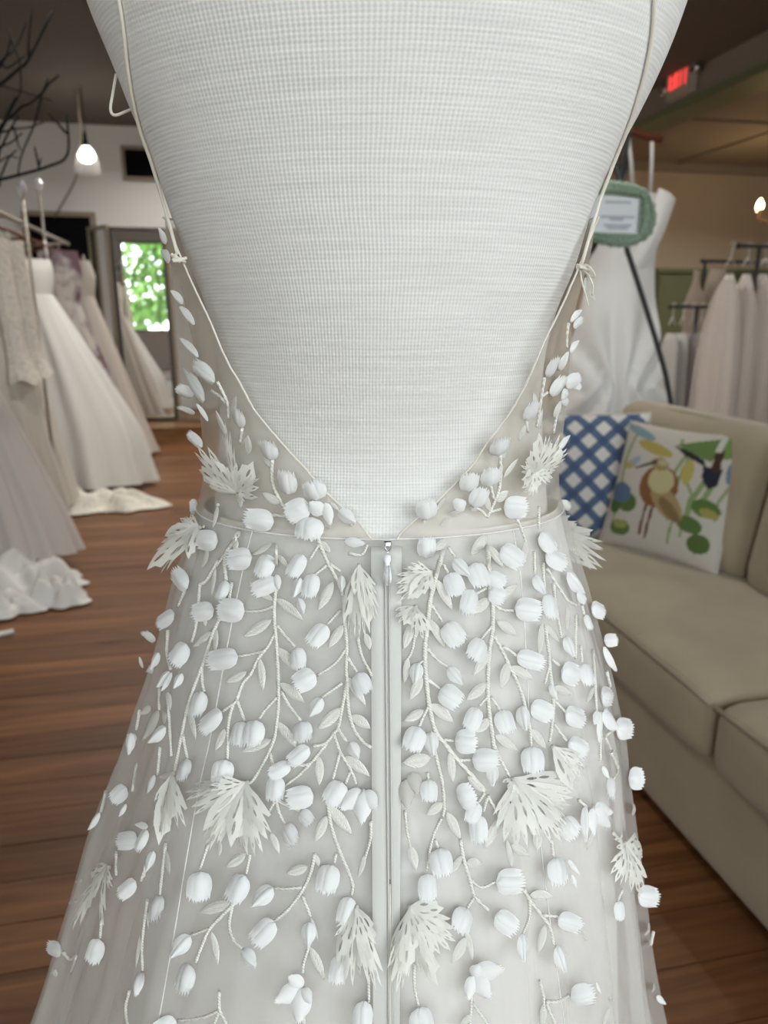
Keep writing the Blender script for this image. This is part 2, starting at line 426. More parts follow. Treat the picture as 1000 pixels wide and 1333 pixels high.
street_tree(2.6, -7.5, 4.2, 1.5, 'taller green street tree beyond the right shop window', 2)

# far left corner: black doorway panel, black framed panel high on the wall, pendant lamp
d0, d1 = at_y(38, 283, YB).x, at_y(118, 283, YB).x
zt = at_y(100, 283, YB).z
dr = struct(MB().box((d0, YB-.05, 0.01), (d1, YB-.003, zt)).build('door_1', M['void']))
MB().box((d1, YB-.07, 0.01), (d1+.055, YB-.003, zt+.05)).box((d0-.055, YB-.07, 0.01), (d0, YB-.003, zt+.05)).box((d0, YB-.07, zt), (d1, YB-.003, zt+.05)).build('door_frame', M['frame_tan'], dr)
a = at_y(162, 195, YB); b = at_y(212, 232, YB)
t = thing('wall_vent', 'black framed panel high on the white back wall', 'vent', (a.x, YB-.03, b.z))
MB().box((a.x, YB-.03, b.z), (b.x, YB-.002, a.z)).build('panel', M['void'], t)
m = MB(); e = .035
m.box((a.x-e, YB-.045, b.z-e), (a.x, YB-.002, a.z+e)); m.box((b.x, YB-.045, b.z-e), (b.x+e, YB-.002, a.z+e))
m.box((a.x, YB-.045, b.z-e), (b.x, YB-.002, b.z)); m.box((a.x, YB-.045, a.z), (b.x, YB-.002, a.z+e)); m.build('frame', M['frame_tan'], t)
bp_ = at_y(113, 203, 7.6)
t = thing('pendant_lamp', 'glowing pendant bulb in a clear glass shade on a long cord', 'lamp', (bp_.x, bp_.y, bp_.z))
M['bulb'] = emit('lit_bulb', (1.0, 0.93, 0.82), 14)
MB().lathe([(.001, -.055), (.035, -.05), (.062, -.028), (.07, 0), (.06, .03), (.035, .055), (.022, .085)], bp_, 20).build('bulb', M['bulb'], t, True)
MB().lathe([(.001, .20), (.012, .198), (.02, .14), (.032, .085), (.03, .072)], bp_, 20).build('socket', M['black'], t, True)
MB().lathe([(.034, .09), (.075, .03), (.105, -.06), (.112, -.14), (.108, -.145), (.1, -.06), (.07, .03), (.03, .088)], bp_, 24).build('glass_shade', M['clear'], t, True)
MB().tube([bp_ + Vector((0, 0, .19)), (bp_.x, bp_.y, ZC-.002)], .007, 6).build('cord', M['charcoal'], t)
q0 = Vector((bp_.x-.03, bp_.y+.05, ZC-.01)); q1 = at_y(104, 215, 8.2); q2 = at_y(72, 282, YB-.08)
tag(MB().tube(catmull([q0, q1, q2], 8), .009, 6).build('power_cord', M['frame_tan'], None, True), 'slack cord running from the ceiling down to the black doorway', 'cord')

# three-leaf fitting mirror on its wooden platform
pf = at_z(215, 578, 0.0).y
mc0, mc1 = at_y(154, 420, 8.45), at_y(223, 420, 8.45)
t = thing('fitting_mirror', 'tall three-leaf fitting mirror standing on a wooden platform', 'mirror', ((mc0.x+mc1.x)/2, 8.45, 0.17))
def leaf(P0, P1, z0, z1, fr):
    d = (P1 - P0); d.z = 0; Ln = d.length; d.normalize(); nrm = Vector((d.y, -d.x, 0))
    if nrm.y > 0: nrm = -nrm
    def bx(m, s0, s1, za, zb, n0, n1):
        v = []
        for z in (za, zb):
            for (s, n) in ((s0, n0), (s1, n0), (s1, n1), (s0, n1)):
                v.append(P0 + d*s + nrm*n + Vector((0, 0, z - P0.z)))
        m.add(v, [(0,3,2,1),(4,5,6,7),(0,1,5,4),(1,2,6,5),(2,3,7,6),(3,0,4,7)])
    e = .035
    m = MB(); bx(m, e, Ln-e, z0+e, z1-e, .006, .012); g = m.build('glass', M['mirror'], t)
    m = MB(); bx(m, 0, Ln, z0, z1, -.02, .005); m.build('backing', fr, t)
    m = MB(); bx(m, 0, e, z0, z1, .005, .022); bx(m, Ln-e, Ln, z0, z1, .005, .022); bx(m, e, Ln-e, z0, z0+e, .005, .022); bx(m, e, Ln-e, z1-e, z1, .005, .022)
    m.build('frame', fr, t)
zt = at_y(190, 297, 8.45).z; zb = 0.175
A = Vector((mc0.x, 8.40, 0)); B = Vector((mc1.x, 8.40+0.02, 0))
leaf(A, B, zb, zt, M['frame_dark'])
A2 = at_y(125, 420, 8.62); leaf(Vector((A2.x, 8.72, 0)), A + Vector((-.012, .0, 0)), zb, zt + .02, M['frame_tan'])
leaf(B + Vector((.012, 0, 0)), B + Vector((.52, -.38, 0)), zb, zt, M['frame_tan'])
px0, px1 = mc0.x - .42, mc1.x + .75
t = thing('fitting_platform', 'low wooden fitting platform in front of the tall mirror', 'platform', (mc0.x, 8.3, 0))
pts = [(px0, YB-.12), (px0, 8.45), (mc0.x+.02, pf), (mc1.x+.25, pf+.02), (px1, 8.35), (px1, YB-.12)]
def prism(m, pts, z0, z1):
    n = len(pts); m.add([(x, y, z0) for x, y in pts] + [(x, y, z1) for x, y in pts],
        [tuple(range(n))[::-1], tuple(range(n, 2*n))] + [(i, (i+1) % n, n+(i+1) % n, n+i) for i in range(n)])
    return m
def inset(pts, k):
    cx = sum(p[0] for p in pts)/len(pts); cy_ = sum(p[1] for p in pts)/len(pts)
    return [(cx+(x-cx)*k, cy_+(y_-cy_)*k) for x, y_ in pts]
prism(MB(), inset(pts, .985), 0.0, .135).build('riser', M['plat'], t)
prism(MB(), pts, .136, .17).build('tread', M['plat'], t)

# exit sign on the beam
e0 = at_x(870, 108, XH0-.06); e1 = at_x(901, 92, XH0-.06)
ez1 = at_x(901, 75, XH0-.06).z; ez0 = at_x(870, 132, XH0-.06).z
ys0, ys1 = min(e0.y, e1.y), max(e0.y, e1.y)
M['sign_case'] = simple('cream_plastic', (0.50, 0.45, 0.37), 0.5)
M['red'] = emit('red_led_letters', (0.9, 0.06, 0.05), 0.55)
t = thing('exit_sign', 'cream exit sign with red EXIT letters fixed to the green-edged beam', 'sign', (XH0-.06, (ys0+ys1)/2, ez0))
MB().box((XH0-.07, ys0, ez0), (XH0-.001, ys1, ez1)).build('case', M['sign_case'], t)
MB().box((XH0-.075, ys0+.02, ez1-.001), (XH0-.001, ys1-.02, ez1+.02)).build('canopy', M['sign_case'], t)
LY = ys1 - ys0; hz = (ez1-ez0)*.58; zb = ez0 + (ez1-ez0)*.30; lw = LY*.80/4; sw = lw*.26
def lbox(m, a, b, c, d):   # letter bar in letter-local coordinates (0..1)
    ya, yb = yl - (a*lw*.82), yl - (b*lw*.82)
    m.box((XH0-.0775, min(ya, yb), zb+c*hz), (XH0-.0705, max(ya, yb), zb+d*hz))
for i, ch in enumerate('EXIT'):
    yl = ys1 - LY*.10 - i*lw - lw*.09
    m = MB()
    if ch == 'E':
        lbox(m, 0, .3, 0, 1); lbox(m, .3, 1, 0, .18); lbox(m, .3, .85, .41, .59); lbox(m, .3, 1, .82, 1)
    elif ch == 'I': lbox(m, .35, .65, 0, 1)
    elif ch == 'T': lbox(m, .35, .65, 0, .82); lbox(m, 0, 1, .82, 1)
    else:
        for sgn in (0, 1):
            q = [(0, 0), (.3, 0), (1, 1), (.7, 1)]
            if sgn: q = [(1-a_, b_) for a_, b_ in q]
            v = [(x_, yl - a_*lw*.82, zb + b_*hz) for x_ in (XH0-.0775, XH0-.0705) for a_, b_ in q]
            m.add(v, [(0,1,2,3),(7,6,5,4),(0,4,5,1),(1,5,6,2),(2,6,7,3),(3,7,4,0)])
    m.build('letter', M['red'], t)
for yy, zz in ((ys0-.05, (ez0+ez1)/2+.03), (ys1+.05, (ez0+ez1)/2-.02)):
    h = MB().lathe([(.001, -.05), (.03, -.045), (.042, 0), (.045, .03), (.04, .03), (.001, .02)], (0, 0, 0), 16)
    R = Matrix.Translation((XH0-.06, yy, zz)) @ Matrix.Rotation(-PI/2, 4, 'Y')
    h.v = [R @ v for v in h.v]; h.build('lamp_head', M['chrome'], t, True)

# ------------------------------------------------------------------ sofa
SX0, SX1, SY0, SY1 = 1.03, 1.98, -0.05, 2.86
t = thing('sofa', 'long tan linen sofa with piped seat and back cushions', 'sofa', ((SX0+SX1)/2, (SY0+SY1)/2, 0))
def place_rbox(name, size, c, r, puff, m_, parent, rot=None, n=10):
    V, Fc = rbox(size, r, puff, n)
    W = Matrix.Translation(Vector(c))
    if rot: W = W @ rot
    return mesh_obj(name, V, Fc, m_, parent, True, W)
place_rbox('base', (SX1-SX0, SY1-SY0, .28), ((SX0+SX1)/2, (SY0+SY1)/2, .20), .03, 0, M['linen'], t)
for x in (SX0+.08, SX1-.08):
    for yy in (SY0+.1, SY1-.1):
        MB().tube([(x, yy, .0), (x, yy, .065)], [.022, .03], 10).build('foot', M['frame_dark'], t)
place_rbox('back_frame', (.27, SY1-SY0, .58), (SX1-.135, (SY0+SY1)/2, .60), .07, .01, M['linen'], t)
for yy in (SY1-.09, SY0+.09):
    place_rbox('arm', (.72, .18, .33), (SX0+.36, yy, .50), .07, .01, M['linen'], t)
def welt_loop(parent, pts, r=.006):
    MB().tube(catmull(pts, 5), r, 6).build('welt', M['welt'], parent, True)
SG = 1.27
for (ya, yb) in ((SY0+.18, SG), (SG, SY1-.18)):
    c = place_rbox('seat_cushion', (.72, yb-ya-.006, .185), (SX0-.035+.36, (ya+yb)/2, .405), .055, .02, M['linen'], t)
    welt_loop(c, [(SX0-.022, yb-.008, .470), (SX0-.032, (ya*.25+yb*.75), .487), (SX0-.032, (ya+yb)/2, .489), (SX0-.032, ya*.75+yb*.25, .487), (SX0-.022, ya+.008, .470)])
bt = Matrix.Rotation(math.radians(9), 4, 'Y')
for (ya, yb) in ((.80, 1.86), (1.86, 2.76)):
    c = place_rbox('back_cushion', (.24, yb-ya-.006, .50), (SX0+.61, (ya+yb)/2, .715), .075, .035, M['linen'], t, bt)
    x_ = SX0+.575
    welt_loop(c, [(x_+.005, yb-.03, .945), (x_-.005, ya*.2+yb*.8, .955), (x_-.01, (ya+yb)/2, .962), (x_-.005, ya*.8+yb*.2, .955), (x_+.005, ya+.03, .945)])
c = place_rbox('back_cushion', (.24, .62, .50), (SX0+.61, .485, .715), .075, .035, M['linen'], t, bt)

# throw pillows
def pillow_geo(S, T, n):
    V = []; UV = []; Fc = []
    for side in (1, -1):
        for j in range(n+1):
            for i in range(n+1):
                u = -1+2*i/n; v = -1+2*j/n
                h = T*max(0, (1-u*u)*(1-v*v))**.42*side
                k = 1-.055*(1-u*u) if True else 1
                V.append(Vector((u*S/2*(1-.06*(1-v*v)**1), v*S/2*(1-.06*(1-u*u)**1), h))); UV.append((u*.5+.5, v*.5+.5))
    N1 = (n+1)**2
    for s in (0, 1):
        for j in range(n):
            for i in range(n):
                a = s*N1+j*(n+1)+i; q = (a, a+1, a+n+2, a+n+1)
                Fc.append(q if s == 0 else q[::-1])
    return V, UV, Fc
def frame_from(P, right, up):
    r = right.normalized(); n = r.cross(up).normalized(); u = n.cross(r)
    Mx = Matrix.Identity(4)
    for i in range(3): Mx[i][0] = r[i]; Mx[i][1] = u[i]; Mx[i][2] = n[i]; Mx[i][3] = P[i]
    return Mx
def pillow(name, label, W, S, T, n, m_, paint=None):
    V, UV, Fc = pillow_geo(S, T, n)
    t = thing(name, label, 'pillow', W.to_translation()); WM[t.name] = W; t.matrix_basis = W
    o = mesh_obj('cover', V, Fc, m_, t, True, W)
    ul = o.data.uv_layers.new(name='UVMap')
    for lp in o.data.loops: ul.data[lp.index].uv = UV[lp.vertex_index]
    if paint:
        ca = o.data.color_attributes.new('print', 'FLOAT_COLOR', 'POINT')
        for i, (u, v) in enumerate(UV): ca.data[i].color = (*paint(u, v), 1)
    ed = []
    for (ui, vi) in [(-1+2*i/24, -1) for i in range(24)] + [(1, -1+2*i/24) for i in range(24)] + [(1-2*i/24, 1) for i in range(24)] + [(-1, 1-2*i/24) for i in range(25)]:
        ed.append(W @ Vector((ui*S/2*(1-.06*(1-vi*vi)), vi*S/2*(1-.06*(1-ui*ui)), 0)))
    MB().tube(ed, .0035, 6, False).build('piping', M['piping'], t, True)
    return t
M['piping'] = simple('pale_piping', (0.5, 0.47, 0.40), 0.8)
# lattice print, woven from two diagonals of paired blue stripes
m, nt, p = mat('blue_lattice_print'); N, L = nt.nodes, nt.links
uv = N.new('ShaderNodeUVMap'); uv.uv_map = 'UVMap'; sx_ = N.new('ShaderNodeSeparateXYZ'); L.new(uv.outputs[0], sx_.inputs[0])
def mth(op, a_, b_=None):
    q = N.new('ShaderNodeMath'); q.operation = op
    for k, s_ in enumerate((a_, b_)):
        if s_ is None: continue
        if isinstance(s_, (int, float)): q.inputs[k].default_value = s_
        else: L.new(s_, q.inputs[k])
    return q.outputs[0]
bands = []
for sg in (1, -1):
    s_ = mth('MULTIPLY', mth('ADD', sx_.outputs[0], mth('MULTIPLY', sx_.outputs[1], sg)), 4.6)
    fr_ = mth('ABSOLUTE', mth('SUBTRACT', mth('FRACT', mth('ADD', s_, 10.0)), 0.5))
    bands.append((mth('LESS_THAN', fr_, 0.20), mth('MULTIPLY', mth('LESS_THAN', fr_, 0.115), mth('GREATER_THAN', fr_, 0.055))))
anyb = mth('MAXIMUM', bands[0][0], bands[1][0]); lite = mth('MAXIMUM', bands[0][1], bands[1][1]); both = mth('MULTIPLY', bands[0][0], bands[1][0])
m1 = N.new('ShaderNodeMix'); m1.data_type = 'RGBA'; m1.inputs[6].default_value = (.58, .56, .53, 1); m1.inputs[7].default_value = (.036, .062, .125, 1); L.new(anyb, m1.inputs[0])
m2 = N.new('ShaderNodeMix'); m2.data_type = 'RGBA'; m2.inputs[7].default_value = (.14, .215, .35, 1); L.new(m1.outputs[2], m2.inputs[6]); L.new(mth('MULTIPLY', lite, anyb), m2.inputs[0])
m3 = N.new('ShaderNodeMix'); m3.data_type = 'RGBA'; m3.inputs[7].default_value = (.028, .05, .13, 1); L.new(m2.outputs[2], m3.inputs[6]); L.new(mth('MULTIPLY', both, 0.7), m3.inputs[0])
L.new(m3.outputs[2], p.inputs['Base Color']); p.inputs['Roughness'].default_value = .85
M['lattice'] = m
# marsh print: bird, lily pads, reeds
m, nt, p = mat('marsh_bird_print'); N, L = nt.nodes, nt.links
at = N.new('ShaderNodeAttribute'); at.attribute_name = 'print'; L.new(at.outputs['Color'], p.inputs['Base Color']); p.inputs['Roughness'].default_value = .85
M['marsh'] = m
GRN, DGRN, LGRN = (.10, .17, .04), (.05, .09, .02), (.24, .32, .13)
EL = [  # ellipses cx, cy, rx, ry, rotation, colour (u right, v up)
 (.20,.155,.10,.062,0,(.10,.18,.05)),(.20,.18,.07,.03,0,(.33,.34,.09)),(.10,.33,.06,.07,20,(.06,.13,.03)),(.22,.36,.09,.075,-10,(.08,.15,.03)),(.13,.43,.11,.08,-15,(.09,.15,.25)),
 (.86,.18,.085,.07,20,(.08,.14,.03)),(.77,.30,.10,.06,-10,(.09,.16,.035)),(.86,.44,.105,.065,-8,(.09,.17,.035)),(.89,.41,.07,.035,-8,(.33,.30,.08)),
 (.33,.82,.17,.045,-12,(.42,.34,.08)),(.66,.68,.045,.10,5,(.45,.38,.10)),(.15,.66,.06,.035,20,(.45,.36,.12)),(.19,.70,.05,.03,35,(.30,.38,.50)),
 (.46,.53,.17,.165,-35,(.22,.095,.03)),(.56,.42,.18,.085,-38,(.36,.27,.12)),(.60,.37,.13,.045,-38,(.22,.15,.06)),(.47,.58,.115,.10,-20,(.52,.47,.25)),(.42,.705,.08,.05,-8,(.34,.24,.09)),(.44,.72,.05,.025,0,(.48,.42,.24)),
 (.96,.74,.035,.10,0,(.14,.19,.30)),(.15,.93,.16,.035,-14,(.20,.30,.33)),(.86,.90,.10,.09,0,(.16,.26,.06)),(.95,.93,.07,.06,0,(.11,.19,.04))]
PG = [([(.50,.88),(.66,.93),(.82,.97),(.80,.78),(.72,.80),(.62,.83)], (.12,.20,.05)), ([(.48,.87),(.60,.80),(.72,.76),(.80,.72),(.74,.79),(.62,.84)], (.012,.010,.012)),
 ([(.76,.74),(.90,.74),(.90,.62),(.84,.58),(.77,.66)], (.010,.012,.03)), ([(.80,.88),(.86,.88),(.88,.70),(.82,.72)], (.05,.02,.012)), ([(.80,.98),(.84,.98),(.84,.86),(.80,.86)], (.55,.55,.50)),
 ([(.40,.71),(.22,.635),(.20,.645),(.24,.665),(.38,.735)], (.06,.05,.05))]
ST = [  # strokes: points, half width, colour
 ([(.40,.40),(.39,.14)], .012, (.13,.06,.04)), ([(.46,.38),(.44,.12)], .012, (.13,.06,.04)), ([(.12,.92),(.08,.70),(.10,.50)], .013, LGRN),
 ([(.55,.62),(.60,.80),(.52,.92)], .015, LGRN), ([(.60,.30),(.61,.62),(.63,.80)], .012, LGRN), ([(.80,.62),(.76,.50),(.74,.30)], .02, LGRN), ([(.86,.60),(.82,.45)], .02, LGRN), ([(.68,.60),(.74,.52),(.72,.20)], .011, LGRN),
 ([(.64,.28),(.63,.12)], .01, LGRN), ([(.12,.28),(.11,.17)], .01, LGRN), ([(.97,.62),(.93,.50),(.94,.38)], .010, LGRN)]
def in_poly(u, v, P):
    c = False; j = len(P)-1
    for i in range(len(P)):
        if (P[i][1] > v) != (P[j][1] > v) and u < (P[j][0]-P[i][0])*(v-P[i][1])/(P[j][1]-P[i][1])+P[i][0]: c = not c
        j = i
    return c
def marsh_paint(u, v):
    c = (.56, .52, .46)
    for pts_, hw, col_ in ST:
        for (a_, b_) in zip(pts_, pts_[1:]):
            dx, dy = b_[0]-a_[0], b_[1]-a_[1]; k = max(0, min(1, ((u-a_[0])*dx+(v-a_[1])*dy)/(dx*dx+dy*dy)))
            if math.hypot(u-a_[0]-k*dx, v-a_[1]-k*dy) < hw: c = col_
    for (cx, cy_, rx, ry, ro, col_) in EL:
        r_ = math.radians(ro); du, dv = u-cx, v-cy_
        if ((du*math.cos(r_)+dv*math.sin(r_))/rx)**2+((-du*math.sin(r_)+dv*math.cos(r_))/ry)**2 < 1: c = col_
    for P_, col_ in PG:
        if in_poly(u, v, P_): c = col_
    return tuple(q*.82 for q in c)
def corner_pillow(BL, BR, TL):
    c = (BL + BR)/2 + (TL - BL)/2
    return frame_from(c, BR-BL, TL-BL)
bl = at_z(782, 706, .51); br = at_z(928, 752, .50)
brd = (br-bl); brd.z = 0
c_ = (bl+br)/2; nrm = Vector((brd.y, -brd.x, 0)).normalized()
if nrm.dot(CAM - c_) < 0: nrm = -nrm
up_ = (Vector((0, 0, 1)) - nrm*.32).normalized()
S1 = .45
Wm = frame_from(c_ + up_*(S1*.5) + Vector((0, 0, .0)), brd, up_)
pillow('throw_pillow', 'square pillow printed with a brown marsh bird and lily pads', Wm, S1, .062, 110, M['marsh'], marsh_paint)
c2 = c_ + Vector((-.14, .27, 0)); brd2 = Vector((1, -.42, 0)); n2 = Vector((-.42, -1, 0)).normalized()
up2 = (Vector((0, 0, 1)) - n2*.36).normalized()
Wm2 = frame_from(Vector((c2.x, c2.y, .505)) + up2*.235, brd2, up2)
pillow('throw_pillow', 'square pillow with a blue and white lattice print at the sofa end', Wm2, .48, .07, 40, M['lattice'])

# ------------------------------------------------------------------ dress form and gown (built in a frame turned to the viewer)
YCB = [(0.02, .62, .56), (0.30, .60, .43), (0.60, .585, .31), (0.75, .578, .265), (0.884, .575, .22), (1.0, .575, .168), (1.10, .572, .122), (1.155, .567, .096), (1.20, .562, .088), (1.30, .535, .098), (1.40, .515, .108), (1.48, .505, .115), (1.60, .50, .10)]
YC = [(a, b) for a, b, c in YCB]; BD = [(a, c) for a, b, c in YCB]
SIL_G = [(-60,95,912),(0,113,895),(76,144,866),(147,172,832),(200,195,803),(252,209,783),(283,215,777),(300,217,773),(340,222,766),(370,236,757),(413,245,746),(467,256,741),(540,262,735),(600,265,728),(640,262,728),(680,250,739),(720,236,750),(760,223,762),(820,208,777),(900,185,797),(950,168,806),(1000,153,815),(1050,136,819),(1100,116,824),(1150,103,829),(1200,91,834),(1250,78,839),(1300,65,843),(1333,57,845),(1500,10,864),(1900,-90,930)]
SIL_F = [(-60,95,912),(0,113,895),(76,144,866),(147,172,832),(200,195,803),(252,213,779),(300,230,763),(344,247,750),(413,272,722),(480,284,708),(550,286,706),(621,282,710),(700,275,716),(800,262,730),(1000,240,750),(1200,240,750),(1900,240,750)]
SIL_L = [(500,290,700),(621,276,716),(650,268,724),(680,258,732),(720,246,741),(760,236,750),(820,226,764),(900,214,780),(1000,203,790),(1100,194,796),(1200,185,800),(1333,172,800),(1500,150,805),(1900,90,830)]
def ring_dims(z, sil, kb=1.0, db=0.0):
    yc = interp(YC, z); b = interp(BD, z)*kb + db
    yt = yc - b*b/yc; dz = z - CAMZ
    dep = yt*cp - dz*sp; row = 666.5 - F*(dz*cp + yt*sp)/dep
    xl = interp([(r, l) for r, l, _ in sil], row); xr = interp([(r, q) for r, _, q in sil], row)
    hw = (xr-xl)/2*dep/F; a = hw/math.sqrt(max(.2, 1-(b/yc)**2)); cx = ((xl+xr)/2-500)*dep/F
    return cx, yc, a, b
def ring_pt(dims, th, z, k=1.0):
    cx, yc, a, b = dims
    return loc2w(cx + a*k*math.sin(th), yc - b*k*math.cos(th), z)     # th = 0 faces the camera, + to the right
def loft(zs, dimf, nth, kf=None, t0=-PI, t1=PI, closed=True):
    V = []; Fc = []; n = nth if closed else nth+1
    for z in zs:
        d = dimf(z)
        for i in range(n):
            th = t0 + (t1-t0)*i/nth
            V.append(ring_pt(d, th, z, kf(th, z) if kf else 1.0))
    for j in range(len(zs)-1):
        for i in range(nth if closed else nth):
            i2 = (i+1) % n if closed else i+1
            Fc.append((j*n+i, j*n+i2, (j+1)*n+i2, (j+1)*n+i))
    return V, Fc
def zrange(a, b, n): return [a+(b-a)*i/n for i in range(n+1)]
dG = lambda z: ring_dims(z, SIL_G)
dF = lambda z: ring_dims(z, SIL_F, 1.0, -.007)
dL = lambda z: ring_dims(z, SIL_L, .945, -.002)
ZW = 1.155                        # waist seam
base = loc2w(0, .585, 0)

# dress form: torso with shoulders and neck, on a stand
fm = thing('dress_form', 'off-white knit covered dress form wearing the floral gown', 'mannequin', base)
zs = zrange(.92, 1.50, 70)
V, Fc = loft(zs, dF, 96)
cxs, ycs, a_, b_ = dF(1.50)
for (z, kx, kb, oy) in ((1.54, 1.0, 1.0, 0), (1.575, .96, .95, .004), (1.60, .80, .86, .008), (1.615, .58, .75, .012), (1.625, .40, .66, .016), (1.64, .33, .58, .02), (1.68, .31, .55, .022), (1.70, .30, .52, .022), (1.703, .02, .02, .022)):
    n0 = len(V)
    for i in range(96):
        th = -PI + 2*PI*i/96
        V.append(loc2w(cxs + a_*kx*math.sin(th), ycs+oy - b_*kb*math.cos(th), z))
    for i in range(96):
        Fc.append((n0-96+i, n0-96+(i+1) % 96, n0+(i+1) % 96, n0+i))
torso = wobj('torso', V, Fc, M['knit'], fm)
ul = torso.data.uv_layers.new(name='UVMap'); nz = len(V)//96
for poly in torso.data.polygons:
    for li in poly.loop_indices:
        vi = torso.data.loops[li].vertex_index; i = vi % 96; j = vi//96
        if i == 0 and any((torso.data.loops[k].vertex_index % 96) > 90 for k in poly.loop_indices): i = 96
        zz = zs[j] if j < len(zs) else 1.50+(j-len(zs)+1)*.02
        ul.data[li].uv = ((i/96-.5)*0.92, zz)
MB().tube([base + Vector((0, 0, .05)), base + Vector((0, 0, .93))], .02, 14).build('stand_pole', M['charcoal'], fm, True)
MB().lathe([(.001, .0), (.2, .0), (.2, .018), (.05, .035), (.03, .055), (.001, .056)], base, 28).build('stand_base', M['charcoal'], fm, True)
bvh_form = BVHTree.FromPolygons([v for v in V], Fc)

# gown
gn = thing('wedding_gown', 'ivory tulle wedding gown with white tulip appliques and open V back', 'gown', base)
NECK_L = [(217,283),(226,305),(235,328),(247,356),(260,385),(275,416),(292,458),(303,480),(313,496),(332,532),(352,557),(368,576),(388,598),(407,619),(425,640),(449,662),(468,680),(484,701),(490,706)]
NECK_R = [(777,283),(766,310),(751,349),(735,386),(722,414),(708,441),(695,472),(683,500),(665,533),(650,554),(634,574),(615,604),(594,626),(567,653),(545,672),(522,692),(515,703),(512,706)]
def neck_theta(z, side):
    d = dG(z); tab = NECK_L if side < 0 else NECK_R
    lo, hi = 0.0, 1.75
    def outside(th):
        px, py, _ = proj(ring_pt(d, side*th, z)); 
        xe = None
        if py <= tab[0][1]: return True if False else False
        if py >= tab[-1][1]: return True
        for (a, b) in zip(tab, tab[1:]):
            if a[1] <= py <= b[1]: xe = a[0]+(b[0]-a[0])*(py-a[1])/(b[1]-a[1]); break
        return (px < xe) if side < 0 else (px > xe)
    th = 0.0
    while th < hi:
        if outside(th): return th
        th += .004
    return hi
# bodice of sheer net: open at the back, wrapping round the front
zV = ZW
for z in zrange(1.13, 1.25, 240):
    if neck_theta(z, 1) < .03: zV = z
zs_b = zrange(ZW, max(zV, ZW+.002), 3) + zrange(max(zV, ZW+.002), 1.40, 90)[1:]
V = []; nb = 90
nl, nr = [], []
for z in zs_b:
    tl = neck_theta(z, -1); tr = neck_theta(z, 1)
    d = dG(z)
    t0, t1 = tr, 2*PI - tl
    for i in range(nb+1):
        u = i/nb
        V.append(ring_pt(d, t0+(t1-t0)*u, z, 1.004))
    nr.append(ring_pt(d, tr, z, 1.008)); nl.append(ring_pt(d, -tl, z, 1.008))
Fc = [(j*(nb+1)+i, j*(nb+1)+i+1, (j+1)*(nb+1)+i+1, (j+1)*(nb+1)+i) for j in range(len(zs_b)-1) for i in range(nb)]
wobj('bodice', V, Fc, M['bodice_net'], gn)
rn_ = random.Random(5)
def pleat(th, z, ph=0.0, amp=1.0):
    s = max(0, (ZW - z))
    am = min(.05, .010*min(1, s/.03) + .085*s)*amp
    back = 1 - .75*math.exp(-(th/.55)**2)            # the centre back hangs almost flat
    w_ = math.sin(19*th+ph) * .4 + math.sin(31*th+1.3+2*ph)*.35 + math.sin(53*th+.5-ph)*.34 + math.sin(9*th+ph*1.7)*.25
    return 1 + am*back*w_ - am*.8*back
zs_s = zrange(ZW, .55, 110) + zrange(.55, .012, 40)[1:]
V, Fc = loft(zs_s, dG, 420, lambda th, z: pleat(th, z)*1.003)
wobj('skirt_overlay', V, Fc, M['tulle'], gn)
VB, FB = loft(zrange(1.60, ZW, 60)[:-1], dG, 200, None)
bvh_skirt = BVHTree.FromPolygons(V, Fc)
bvh_bod = BVHTree.FromPolygons(VB, FB)
V, Fc = loft(zs_s, lambda z: ring_dims(z, [(r, l+(10 if r > 700 else 5), q-(10 if r > 700 else 5)) for r, l, q in SIL_G], .972, -.001), 300, lambda th, z: pleat(th, z, 2.1, .55))
wobj('skirt_underlayer', V, Fc, M['tulle_in'], gn)
def lpleat(th, z):
    s = max(0, ZW-z)
    return 1 + min(.02, .03*s)*(1-.6*math.exp(-(th/.5)**2))*(math.sin(7*th+.6)+.5*math.sin(13*th))
V, Fc = loft(zrange(ZW+.002, .02, 120), dL, 160, lpleat)
wobj('lining', V, Fc, M['lining'], gn)

def on_body(px, py, off=0.0, bvh=None):
    """the point of the gown seen at a pixel, raised by off; edges keep their sideways reach"""
    qx, qy = px, py
    for k in range(160):
        d = ray(qx, qy); dn = d.normalized(); best = None
        for b in ((bvh,) if bvh else (bvh_skirt, bvh_bod)):
            h = b.ray_cast(CAM, dn)
            if h[0] is not None and (best is None or h[3] < best[3]): best = h
        if best is not None:
            P, n = best[0], best[1]
            if n.dot(dn) > 0: n = -n
            dep = (P-CAM).dot(FWD)
            P = P + RIGHT*((px-qx)*dep/F) - UP*((py-qy)*dep/F)
            return P + n*off, n, dep
        qx += 1.0 if qx < 500 else -1.0
    P = at_depth(px, py, .5); return P, -ray(px, py).normalized(), .5

# neckline cords, straps and waist seam
def body_line(pts, off, sub=6, bvh=None):
    return catmull([on_body(x, y, off, bvh)[0] for x, y in pts], sub)
MB().tube(nl, .00065, 6).build('neckline_cord', M['cord'], gn, True)
MB().tube(nr, .00065, 6).build('neckline_cord', M['cord'], gn, True)
MB().tube([ring_pt(dG(ZW), -PI+2*PI*i/160, ZW, 1.003) for i in range(161)], .0006, 6, False).build('waist_seam', M['lining'], gn, True)
ST_L = [(150,-45),(158,0),(164,39),(171,100),(184,163),(200,210),(212,250),(223,285),(235,330)]
ST_R = [(852,-45),(849,0),(846,45),(838,89),(829,123),(816,163),(798,207),(779,257),(765,303),(753,345)]
for S_ in (ST_L, ST_R):
    P = body_line(S_[:-2], .0016, 6, bvh_form) ; Q = [on_body(x, y, .002)[0] for x, y in S_[-2:]]
    MB().tube(P + catmull(Q, 3)[1:], .00112, 8).build('strap', M['cord'], gn, True)
L0 = on_body(152, 96, .0, bvh_form)[2]
